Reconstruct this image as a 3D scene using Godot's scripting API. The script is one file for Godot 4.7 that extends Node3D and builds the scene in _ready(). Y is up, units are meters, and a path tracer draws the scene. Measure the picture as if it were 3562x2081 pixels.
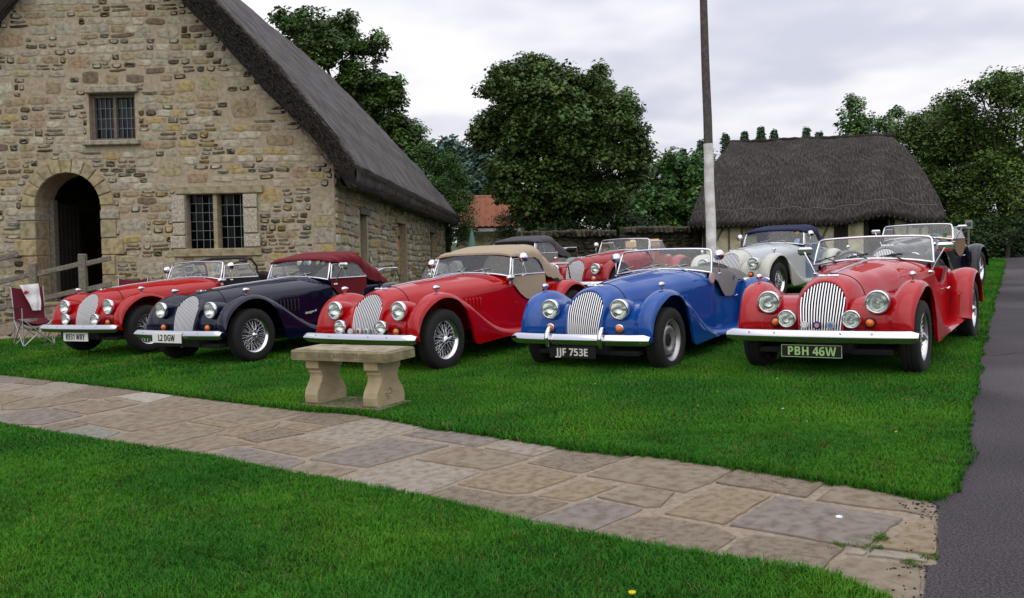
extends Node3D

const SLABS := [
	[4, 1.177, -4.762, 1.555, -4.438, 1.349, -4.174, 0.988, -4.508],
	[0, 1.605, -4.425, 1.793, -4.246, 1.881, -4.078, 1.864, -3.923, 1.775, -3.799, 1.694, -3.907, 1.517, -4.018, 1.376, -4.133],
	[3, 0.984, -4.453, 1.204, -4.235, 0.880, -3.850, 0.644, -4.052],
	[1, 1.212, -4.224, 1.655, -3.808, 1.357, -3.484, 1.263, -3.539, 0.894, -3.839],
	[3, 1.683, -3.760, 1.748, -3.711, 1.583, -3.361, 1.418, -3.468, 1.407, -3.496],
	[2, 1.286, -3.478, 1.355, -3.446, 1.315, -3.401, 1.250, -3.436],
	[2, 1.377, -3.468, 1.550, -3.357, 1.520, -3.298, 1.322, -3.396],
	[4, 0.965, -3.704, 1.259, -3.530, 1.276, -3.481, 1.092, -3.260, 1.012, -3.249, 0.745, -3.441, 0.885, -3.656],
	[0, 1.256, -3.410, 1.347, -3.350, 1.477, -3.261, 1.353, -2.985, 1.290, -2.843, 1.193, -3.013, 1.081, -3.239, 1.132, -3.312],
	[4, 0.486, -4.019, 0.627, -4.016, 0.845, -3.828, 0.900, -3.692, 0.737, -3.483, 0.504, -3.596, 0.302, -3.842],
	[2, -0.061, -5.779, 0.315, -5.485, 0.074, -5.244, -0.227, -5.530],
	[4, 0.324, -5.467, 0.679, -5.169, 0.335, -4.820, 0.296, -4.838, 0.188, -4.952, 0.031, -5.107],
	[3, 0.004, -5.087, 0.184, -4.923, 0.310, -4.778, 0.042, -4.502, -0.063, -4.501, -0.351, -4.734, -0.196, -4.931],
	[0, 0.687, -5.156, 0.960, -4.990, 1.171, -4.759, 0.973, -4.502, 0.810, -4.358, 0.594, -4.553, 0.346, -4.771],
	[3, 0.317, -4.708, 0.501, -4.545, 0.341, -4.375, 0.240, -4.317, 0.073, -4.439],
	[0, 0.596, -4.523, 0.765, -4.372, 0.655, -4.150, 0.579, -4.145, 0.363, -4.367],
	[1, 0.338, -4.338, 0.569, -4.134, 0.489, -4.039, 0.303, -3.857, 0.016, -4.056],
	[4, -0.367, -4.706, -0.063, -4.460, 0.058, -4.438, 0.230, -4.295, 0.010, -4.049, -0.224, -4.245, -0.584, -4.498],
	[0, -0.409, -5.618, -0.218, -5.498, 0.057, -5.209, -0.197, -4.986, -0.640, -5.335],
	[1, -0.624, -6.243, -0.491, -6.165, -0.078, -5.796, -0.278, -5.570, -0.811, -6.050],
	[1, -0.884, -5.962, -0.443, -5.653, -0.907, -5.186, -1.317, -5.471],
	[2, -0.653, -5.324, -0.230, -4.955, -0.381, -4.744, -0.581, -4.492, -1.042, -4.912],
	[2, -1.088, -6.704, -0.649, -6.314, -0.829, -6.079, -1.029, -5.858, -1.163, -5.823, -1.580, -6.179],
	[0, -1.255, -5.396, -0.952, -5.151, -1.095, -4.922, -1.406, -5.217],
	[0, -1.584, -6.144, -1.163, -5.785, -1.366, -5.545, -1.799, -5.912],
	[4, -1.642, -7.099, -1.115, -6.742, -1.371, -6.476, -1.801, -6.804],
	[3, -1.676, -6.666, -1.389, -6.460, -1.509, -6.305, -1.789, -6.520],
	[4, -1.795, -6.494, -1.505, -6.252, -1.603, -6.192, -1.799, -6.035, -2.002, -6.250],
	[1, -1.919, -5.965, -1.361, -5.489, -1.314, -5.422, -1.406, -5.217, -1.657, -5.334, -2.065, -5.674],
	[0, -2.123, -7.452, -1.682, -7.096, -1.890, -6.857, -2.067, -6.678, -2.496, -7.037],
	[3, -1.810, -6.553, -2.023, -6.281, -2.194, -6.369, -2.143, -6.560, -2.052, -6.625, -1.810, -6.751],
	[0, -2.685, -7.833, -2.138, -7.477, -2.480, -7.212, -2.946, -7.573],
	[0, -3.154, -8.169, -2.712, -7.869, -2.984, -7.584, -3.160, -7.417, -3.417, -7.601, -3.274, -7.892],
	[6, -3.593, -8.576, -3.190, -8.251, -3.307, -7.923, -3.777, -8.352],
	[4, -4.383, -9.336, -3.642, -8.655, -3.947, -8.337, -4.479, -8.634],
	[2, -4.976, -9.679, -4.412, -9.360, -4.544, -8.729, -4.717, -8.717, -5.207, -9.080],
	[0, -3.596, -8.095, -3.365, -7.901, -3.649, -7.499, -4.151, -7.905, -3.989, -8.266, -3.711, -8.071],
	[0, -4.649, -8.609, -4.465, -8.617, -4.011, -8.302, -4.236, -8.020, -4.472, -7.924, -4.665, -7.993, -4.768, -8.174],
	[3, -5.244, -9.011, -4.710, -8.671, -4.805, -8.240],
	[1, -4.214, -7.938, -3.658, -7.467, -3.845, -7.133, -4.312, -7.273, -4.538, -7.700, -4.375, -7.877],
	[0, -3.549, -7.429, -3.145, -7.379, -2.958, -7.541, -2.493, -7.182, -2.650, -6.940, -2.924, -6.656, -3.402, -7.044, -3.637, -7.237],
	[5, -3.375, -6.977, -2.993, -6.665, -3.026, -6.425, -3.565, -6.783],
	[0, -2.625, -6.894, -2.168, -6.562, -2.223, -6.410, -2.546, -6.020, -3.017, -6.423, -2.907, -6.624],
	[4, -3.810, -7.085, -3.654, -7.232, -3.418, -7.048, -3.577, -6.806, -3.842, -6.974],
	[3, -2.546, -7.027, -2.078, -6.661, -2.164, -6.589, -2.601, -6.940],
	[0, -2.211, -6.373, -1.752, -5.967, -1.938, -5.992, -2.151, -5.805, -2.547, -6.004],
	[1, -6.369, -10.843, -5.639, -10.264, -5.407, -10.036, -5.557, -9.783, -5.793, -9.844],
	[4, -5.520, -9.741, -5.357, -10.003, -5.053, -9.782, -5.060, -9.435],
	[2, -5.728, -9.731, -5.500, -9.680, -5.108, -9.399, -5.232, -9.136, -5.375, -9.118],
	[3, -3.857, -8.269, -3.780, -8.323, -3.636, -8.176, -3.726, -8.110],
]
const NEAR_EDGE := [-5.120, -7.789, -4.169, -7.124, -3.400, -6.570, -2.632, -6.034, -2.021, -5.630, -1.488, -5.192, -1.012, -4.837, -0.483, -4.434, 0.073, -3.898, 0.510, -3.570, 0.770, -3.406, 1.094, -3.200, 1.215, -2.955]
const FAR_EDGE := [-7.197, -11.353, -6.106, -10.530, -4.675, -9.464, -3.259, -8.358, -2.356, -7.638, -1.749, -7.141, -1.244, -6.870, -0.715, -6.324, -0.615, -6.189, -0.127, -5.789, 0.299, -5.373, 0.527, -5.198, 0.752, -5.100, 1.155, -4.739, 1.340, -4.552, 1.532, -4.383, 1.731, -4.180, 1.867, -4.015, 1.944, -4.040]
const ROAD_EDGE := [2.006, -4.108, 2.214, -4.480, 2.445, -4.870, 2.874, -5.664, 3.304, -6.447, 3.875, -7.475, 4.516, -8.613, 5.591, -10.534, 6.947, -12.914, 9.097, -16.659, 12.449, -22.541]
const ROAD_END := [1.864, -4.009, 1.860, -3.916, 1.704, -3.606, 1.542, -3.259, 1.496, -3.245, 1.332, -2.940, 1.255, -2.794]
const TREES := {
	"SYCAMORE": [30, 0.85, 0.941, 7.230, 0.791, -0.348, 6.959, 0.573, 0.278, 6.411, 1.064, 1.881, 6.879, 0.845, 2.991, 7.033, 0.627, 2.544, 5.995, 1.159, 1.189, 5.885, 1.255, -0.573, 5.755, 0.791, 3.831, 6.133, 0.573, 3.345, 5.174, 1.118, 1.984, 4.794, 1.364, 0.358, 4.823, 1.159, 4.152, 4.688, 0.614, 3.736, 3.953, 0.845, 2.373, 3.572, 1.255, 1.018, 3.732, 1.118, -0.063, 4.022, 0.818, 1.953, 2.768, 0.845, 3.042, 2.816, 0.845, 0.867, 2.855, 0.709, -0.851, 5.384, 0.491, 3.105, 7.459, 0.327, 0.976, 7.698, 0.409, -0.247, 7.318, 0.355],
	"BARN_TREE": [38, 0.79, -8.327, 11.148, 0.864, -9.089, 11.364, 0.622, -7.269, 11.129, 0.777, -7.671, 10.157, 1.036, -6.505, 10.305, 0.777, -6.159, 9.115, 0.898, -5.531, 10.322, 0.553, -5.311, 8.846, 0.795, -4.950, 8.160, 0.656, -5.680, 7.749, 0.898, -4.754, 7.052, 0.777, -4.166, 6.531, 0.725, -4.608, 5.942, 0.864, -3.846, 5.467, 0.691, -6.352, 8.270, 0.864, -6.677, 8.955, 0.864, -5.362, 6.722, 0.864, -4.376, 4.827, 1.036, -6.048, 6.735, 1.036, -8.570, 11.607, 0.449, -6.782, 11.491, 0.449, -4.801, 8.667, 0.380],
	"HOLLY": [34, 0.82, -2.987, 4.744, 0.711, -2.542, 3.971, 0.804, -2.065, 3.195, 0.680, -2.643, 2.821, 0.773, -1.919, 4.342, 0.464, -1.779, 3.650, 0.433, -3.048, 5.433, 0.495, -2.367, 4.962, 0.525, -1.878, 2.577, 0.618, -2.581, 2.128, 0.680],
	"FAR_TREE": [70, 1.75, -3.916, 9.242, 1.400, -2.334, 9.214, 1.336, -5.111, 9.578, 1.082, -2.991, 8.030, 1.655, -4.271, 7.359, 1.464, -1.405, 8.159, 1.273, -0.637, 6.884, 1.400, -1.749, 6.746, 1.591, -3.339, 6.459, 1.464],
	"BEHIND_TREES": [42, 1.38, 6.940, 4.988, 0.993, 7.705, 5.390, 0.878, 8.462, 5.150, 0.993, 7.501, 4.032, 1.184, 8.871, 4.159, 1.184, 6.548, 3.859, 0.993, 8.252, 3.070, 1.184, 9.321, 5.607, 0.802, 9.301, 3.241, 0.993, 6.917, 2.866, 0.955, 5.782, 3.494, 0.955, 5.487, 2.740, 0.764, 10.070, 4.175, 0.955],
	"SPRIG_TREE": [34, 1.38, 13.084, 6.866, 0.433, 12.883, 6.170, 0.525, 13.543, 6.280, 0.556, 14.003, 5.997, 0.464, 14.464, 6.492, 0.278, 13.312, 5.674, 0.711, 14.234, 5.505, 0.680, 15.001, 5.797, 0.680],
	"HEDGE_A": [29, 1.25, 12.861, 5.159, 0.633, 13.580, 5.484, 0.606, 13.320, 4.734, 0.949, 14.169, 5.655, 0.527, 14.105, 4.980, 1.028, 13.715, 3.814, 0.870, 14.896, 3.924, 1.055, 14.637, 2.883, 0.923, 14.838, 1.961, 0.791, 14.628, 5.361, 0.791, 13.718, 2.637, 0.817, 14.049, 1.713, 0.685, 13.388, 3.297, 0.738, 13.059, 4.218, 0.738, 14.314, 1.314, 0.527, 13.193, 2.122, 0.659],
	"HEDGE_B": [27, 1.23, 13.982, 5.739, 0.687, 14.467, 6.056, 0.565, 15.100, 6.045, 0.638, 14.838, 5.059, 0.982, 14.170, 4.647, 0.982, 15.333, 3.959, 1.055, 14.481, 3.366, 1.105, 15.220, 2.500, 0.982, 14.242, 2.274, 0.982, 15.813, 5.162, 0.982, 16.070, 3.338, 0.982, 14.102, 6.219, 0.245, 15.195, 6.501, 0.245],
	"HEDGE_C": [25, 1.14, 12.963, 1.526, 0.523, 13.587, 1.628, 0.636, 14.210, 1.730, 0.682, 14.778, 1.607, 0.682, 13.418, 1.234, 0.364, 14.100, 1.188, 0.386],
	"DARK_A": [29, 0.88, 1.484, 2.070, 0.606, 2.405, 2.119, 0.659, 3.325, 2.037, 0.606, 3.857, 2.447, 0.448, 4.380, 2.215, 0.501, 3.526, 2.296, 0.395],
	"SHRUB_A": [31, 0.82, -0.304, 2.578, 0.338, 0.078, 2.740, 0.366, -0.173, 2.085, 0.423],
	"SHRUB_B": [31, 0.85, 0.609, 2.534, 0.282, 0.964, 2.766, 0.366, 0.742, 2.139, 0.395],
}
const POPLARS := [13.962, 10.048, 0.509, 15.487, 10.632, 0.509, 17.048, 11.430, 0.582, 19.220, 11.894, 0.655, 20.919, 12.043, 0.655, 22.366, 12.412, 0.545, 23.558, 12.247, 0.618, 26.448, 12.339, 0.582, 27.530, 11.961, 0.582]

# The lawn slopes: it rises a little to the right and away. TILT turns level coordinates into that slope.
const TILT := Basis(Vector3(0.999398, 0.034661, -0.001491), Vector3(-0.034609, 0.999049, 0.026523), Vector3(0.002409, -0.026455, 0.999647))
const EYE := Vector3(0, 1.29, 0)
var rng := RandomNumberGenerator.new()
var used := {}
var mats := {}


# ---------------------------------------------------------------- mesh building
class MB:
	var v := PackedVector3Array()
	var n := PackedVector3Array()
	var uv := PackedVector2Array()
	var ix := PackedInt32Array()

	func grid(rows: Array, wrap := false, flip := false, us := 1.0, vs := 1.0) -> void:
		var base := v.size()
		var h := rows.size()
		var w: int = rows[0].size()
		for i in h:
			var r: PackedVector3Array = rows[i]
			for j in w:
				v.append(r[j])
				n.append(Vector3.ZERO)
				uv.append(Vector2(us * j / maxf(w - 1, 1), vs * i / maxf(h - 1, 1)))
		var wl := w if wrap else w - 1
		for i in h - 1:
			for j in wl:
				var j2 := (j + 1) % w
				var a := base + i * w + j
				var b := base + i * w + j2
				var c := base + (i + 1) * w + j
				var d := base + (i + 1) * w + j2
				if flip:
					tri(a, c, b)
					tri(b, c, d)
				else:
					tri(a, b, c)
					tri(b, d, c)
		norm(base)

	func tri(a: int, b: int, c: int) -> void:
		var f := (v[c] - v[a]).cross(v[b] - v[a])
		if f.length_squared() < 1e-18:
			return
		ix.append(a)
		ix.append(b)
		ix.append(c)
		n[a] += f
		n[b] += f
		n[c] += f

	func norm(from: int) -> void:
		for k in range(from, n.size()):
			n[k] = n[k].normalized() if n[k].length_squared() > 1e-24 else Vector3.UP

	func add(p: Vector3, u := Vector2.ZERO) -> int:
		v.append(p)
		n.append(Vector3.ZERO)
		uv.append(u)
		return v.size() - 1

	func quad(a: Vector3, b: Vector3, c: Vector3, d: Vector3) -> void:
		var s := v.size()
		add(a, Vector2(0, 0))
		add(b, Vector2(1, 0))
		add(c, Vector2(1, 1))
		add(d, Vector2(0, 1))
		tri(s, s + 1, s + 2)
		tri(s, s + 2, s + 3)
		norm(s)

	func poly(pts: PackedVector3Array) -> void:   # a convex fan
		var s := v.size()
		for p in pts:
			add(p, Vector2(p.x, p.y))
		for k in range(1, pts.size() - 1):
			tri(s, s + k, s + k + 1)
		norm(s)

	func tube(path: PackedVector3Array, r: float, sides := 6, closed := false, r2 := -1.0) -> void:
		var rows := []
		var m := path.size()
		var up := Vector3.UP
		for i in m:
			var t: Vector3
			if closed:
				t = path[(i + 1) % m] - path[(i - 1 + m) % m]
			else:
				t = path[mini(i + 1, m - 1)] - path[maxi(i - 1, 0)]
			t = t.normalized()
			if absf(t.dot(up)) > 0.95:
				up = Vector3(0, 0, 1) if absf(t.z) < 0.9 else Vector3(1, 0, 0)
			var a := t.cross(up).normalized()
			var b := a.cross(t).normalized()
			up = b
			var rr := r if r2 < 0.0 else lerpf(r, r2, float(i) / maxf(m - 1, 1))
			var ring := PackedVector3Array()
			for k in sides:
				var g := TAU * k / sides
				ring.append(path[i] + a * cos(g) * rr + b * sin(g) * rr)
			rows.append(ring)
		if closed:
			rows.append(rows[0])
		grid(rows, true)
		if not closed:
			poly(rows[0])
			var e: PackedVector3Array = rows[rows.size() - 1].duplicate()
			e.reverse()
			poly(e)

	func lathe(prof: Array, segs: int, tf := Transform3D(), close := false) -> void:   # prof: Vector2(radius, along z)
		var rows := []
		for p in prof:
			var ring := PackedVector3Array()
			for k in segs:
				var g := TAU * k / segs
				ring.append(tf * Vector3(cos(g) * p.x, sin(g) * p.x, p.y))
			rows.append(ring)
		if close:
			rows.append(rows[0])
		grid(rows, true)

	func box(c: Vector3, s: Vector3, bev := 0.0, b := Basis()) -> void:
		var h := s * 0.5
		bev = minf(bev, minf(h.x, minf(h.y, h.z)) * 0.9)
		if bev <= 0.0:
			for ax in 3:
				for sg in [-1.0, 1.0]:
					var u := Vector3.ZERO
					var w := Vector3.ZERO
					var o := Vector3.ZERO
					o[ax] = h[ax] * sg
					u[(ax + 1) % 3] = h[(ax + 1) % 3]
					w[(ax + 2) % 3] = h[(ax + 2) % 3] * sg
					quad(c + b * (o - u + w), c + b * (o + u + w), c + b * (o + u - w), c + b * (o - u - w))
			return
		for ax in 3:
			for sg in [-1.0, 1.0]:
				var o := Vector3.ZERO
				var u := Vector3.ZERO
				var w := Vector3.ZERO
				o[ax] = h[ax] * sg
				u[(ax + 1) % 3] = h[(ax + 1) % 3] - bev
				w[(ax + 2) % 3] = (h[(ax + 2) % 3] - bev) * sg
				quad(c + b * (o - u + w), c + b * (o + u + w), c + b * (o + u - w), c + b * (o - u - w))
		for ax in 3:                                    # bevelled edges along ax
			for s1 in [-1.0, 1.0]:
				for s2 in [-1.0, 1.0]:
					var e := Vector3.ZERO
					e[ax] = h[ax] - bev
					var p := Vector3.ZERO
					var q := Vector3.ZERO
					p[(ax + 1) % 3] = h[(ax + 1) % 3] * s1
					p[(ax + 2) % 3] = (h[(ax + 2) % 3] - bev) * s2
					q[(ax + 1) % 3] = (h[(ax + 1) % 3] - bev) * s1
					q[(ax + 2) % 3] = h[(ax + 2) % 3] * s2
					if s1 * s2 > 0:
						quad(c + b * (p + e), c + b * (q + e), c + b * (q - e), c + b * (p - e))
					else:
						quad(c + b * (q + e), c + b * (p + e), c + b * (p - e), c + b * (q - e))
		for sx in [-1.0, 1.0]:
			for sy in [-1.0, 1.0]:
				for sz in [-1.0, 1.0]:
					var g := Vector3(sx, sy, sz)
					var i := h - Vector3.ONE * bev
					var s0 := v.size()
					add(c + b * (Vector3(h.x, i.y, i.z) * g))
					add(c + b * (Vector3(i.x, h.y, i.z) * g))
					add(c + b * (Vector3(i.x, i.y, h.z) * g))
					if sx * sy * sz > 0:
						tri(s0, s0 + 2, s0 + 1)
					else:
						tri(s0, s0 + 1, s0 + 2)
					norm(s0)

	func prism(pts: PackedVector2Array, z0: float, z1: float, tf := Transform3D(), bev := 0.0) -> void:   # outline in x, y; from z0 to z1
		var tr := Geometry2D.triangulate_polygon(pts)
		var m := pts.size()
		var inner := PackedVector2Array()
		for k in m:
			var d := (pts[(k + 1) % m] - pts[(k - 1 + m) % m]).normalized()
			inner.append(pts[k] + Vector2(-d.y, d.x) * bev)
		if bev > 0.0 and not Geometry2D.is_point_in_polygon(inner[0] * 0.5 + pts[0] * 0.5, pts):
			for k in m:
				inner[k] = pts[k] * 2.0 - inner[k]
		for face in 2:
			var s := v.size()
			var z := z1 if face else z0
			for k in m:
				add(tf * Vector3(inner[k].x if face else pts[k].x, inner[k].y if face else pts[k].y, z), pts[k])
			for k in range(0, tr.size(), 3):
				if face:
					tri(s + tr[k], s + tr[k + 2], s + tr[k + 1])
				else:
					tri(s + tr[k], s + tr[k + 1], s + tr[k + 2])
			norm(s)
		var zb := z1 - signf(z1 - z0) * bev
		for k in m:
			var a := pts[k]
			var b := pts[(k + 1) % m]
			quad(tf * Vector3(a.x, a.y, z0), tf * Vector3(b.x, b.y, z0), tf * Vector3(b.x, b.y, zb), tf * Vector3(a.x, a.y, zb))
			if bev > 0.0:
				var c := inner[k]
				var d := inner[(k + 1) % m]
				quad(tf * Vector3(a.x, a.y, zb), tf * Vector3(b.x, b.y, zb), tf * Vector3(d.x, d.y, z1), tf * Vector3(c.x, c.y, z1))

	func slab(rows: Array, off: Vector3) -> void:   # a thin closed sheet
		var back := []
		for r in rows:
			var b := PackedVector3Array()
			for p in r:
				b.append(p + off)
			back.append(b)
		grid(rows)
		grid(back, false, true)
		var h := rows.size() - 1
		var w: int = rows[0].size() - 1
		for j in w:
			quad(rows[0][j], back[0][j], back[0][j + 1], rows[0][j + 1])
			quad(rows[h][j + 1], back[h][j + 1], back[h][j], rows[h][j])
		for i in h:
			quad(rows[i + 1][0], back[i + 1][0], back[i][0], rows[i][0])
			quad(rows[i][w], back[i][w], back[i + 1][w], rows[i + 1][w])

	func done() -> ArrayMesh:
		var a := []
		a.resize(Mesh.ARRAY_MAX)
		a[Mesh.ARRAY_VERTEX] = v
		a[Mesh.ARRAY_NORMAL] = n
		a[Mesh.ARRAY_TEX_UV] = uv
		a[Mesh.ARRAY_INDEX] = ix
		var m := ArrayMesh.new()
		m.add_surface_from_arrays(Mesh.PRIMITIVE_TRIANGLES, a)
		return m


# ---------------------------------------------------------------- naming and placing
func numbered(called: String) -> String:
	var k: int = used.get(called, 0)
	used[called] = k + 1
	return called if k == 0 else "%s_%03d" % [called, k]


func tag(o: Node3D, label: String, category: String, group := "") -> Node3D:
	o.set_meta("label", label)
	o.set_meta("category", category)
	if group != "":
		o.set_meta("group", group)
	return o


func thing(called: String, label: String, category: String, tf := Transform3D(), group := "") -> Node3D:
	var o := Node3D.new()
	o.name = numbered(called)
	add_child(o)
	o.transform = tf
	return tag(o, label, category, group)


func part(called: String, mesh: Mesh, mat: Material, parent: Node3D, tf := Transform3D()) -> MeshInstance3D:
	var o := MeshInstance3D.new()
	o.name = called
	o.mesh = mesh
	o.material_override = mat
	o.transform = tf
	parent.add_child(o, true)
	return o


func struct(called: String, mesh: Mesh, mat: Material, parent: Node3D = self) -> MeshInstance3D:
	var o := MeshInstance3D.new()
	o.name = numbered(called)
	o.mesh = mesh
	o.material_override = mat
	parent.add_child(o)
	o.set_meta("kind", "structure")
	return o


func scatter(called: String, mesh: Mesh, mat: Material, places: Array, tints: Array, parent: Node3D = self) -> MultiMeshInstance3D:
	var mm := MultiMesh.new()
	mm.transform_format = MultiMesh.TRANSFORM_3D
	mm.use_colors = true
	mm.mesh = mesh
	mm.instance_count = places.size()
	for i in places.size():
		mm.set_instance_transform(i, places[i])
		mm.set_instance_color(i, tints[i])
	var o := MultiMeshInstance3D.new()
	o.name = called if parent != self else numbered(called)
	o.multimesh = mm
	o.material_override = mat
	parent.add_child(o, true)
	o.set_meta("kind", "stuff")
	return o


func lawn_at(x: float, y: float, z: float) -> Vector3:
	return EYE + TILT * (Vector3(x, y, z) - EYE)


func ground_y(x: float, z: float) -> float:   # height of the slope in the level world
	var nn := TILT.y
	var p := lawn_at(0, 0, 0)
	return p.y - (nn.x * (x - p.x) + nn.z * (z - p.z)) / nn.y


func on_lawn(x: float, z: float, turn := 0.0, y := 0.0) -> Transform3D:   # leaning with the slope
	return Transform3D(TILT * Basis(Vector3.UP, turn), lawn_at(x, y, z))


func upright(x: float, z: float, turn := 0.0, y := 0.0) -> Transform3D:
	return Transform3D(Basis(Vector3.UP, turn), Vector3(x, ground_y(x, z) + y, z))


func pts2(a: Array) -> PackedVector2Array:
	var o := PackedVector2Array()
	for k in range(0, a.size(), 2):
		o.append(Vector2(a[k], a[k + 1]))
	return o


func lin(r: float, g: float, b: float) -> Color:   # a base colour given in linear values
	return Color(r, g, b).linear_to_srgb()


# ---------------------------------------------------------------- materials
func noise_tex(freq: float, lo: Color, hi: Color, seed_: int, size := 256, normal := false, octaves := 4, mid := Color(-1, 0, 0)) -> NoiseTexture2D:
	var f := FastNoiseLite.new()
	f.seed = seed_
	f.noise_type = FastNoiseLite.TYPE_SIMPLEX_SMOOTH
	f.frequency = freq
	f.fractal_octaves = octaves
	var t := NoiseTexture2D.new()
	t.width = size
	t.height = size
	t.seamless = true
	t.noise = f
	if not normal:
		var g := Gradient.new()
		g.set_color(0, lo)
		g.set_color(1, hi)
		if mid.r >= 0.0:
			g.add_point(0.5, mid)
		t.color_ramp = g
	return t


func plain(c: Color, rough := 0.8, metal := 0.0) -> StandardMaterial3D:
	var m := StandardMaterial3D.new()
	m.albedo_color = c
	m.roughness = rough
	m.metallic = metal
	return m


func rough_mat(c: Color, tex: Texture2D, bump: Texture2D, scale: float, height := 1.0, rough := 0.92, world := true) -> StandardMaterial3D:
	var m := plain(c, rough)
	m.albedo_texture = tex
	m.uv1_triplanar = true
	m.uv1_world_triplanar = world
	m.uv1_scale = Vector3.ONE * scale
	m.metallic_specular = 0.3
	if bump:
		m.heightmap_enabled = true
		m.heightmap_texture = bump
		m.heightmap_scale = height
	return m


func paint(c: Color, rough := 0.45) -> StandardMaterial3D:
	var m := plain(c, rough)
	m.metallic_specular = 0.12
	m.clearcoat_enabled = true
	m.clearcoat = 0.85
	m.clearcoat_roughness = 0.04
	return m


func glass(tint := Color(0.75, 0.8, 0.8, 0.03)) -> StandardMaterial3D:
	var m := plain(tint, 0.0)
	m.transparency = BaseMaterial3D.TRANSPARENCY_ALPHA
	return m


func solid_glass(tint: Color) -> StandardMaterial3D:
	var m := plain(tint, 0.0)
	m.refraction_enabled = true
	m.refraction_scale = 0.05
	return m


func leafy(c: Color, back := 0.5) -> StandardMaterial3D:
	var m := plain(c, 0.55)
	m.vertex_color_use_as_albedo = true
	m.metallic_specular = 0.35
	m.backlight_enabled = true
	m.backlight = Color(back, back, back)
	return m


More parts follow.
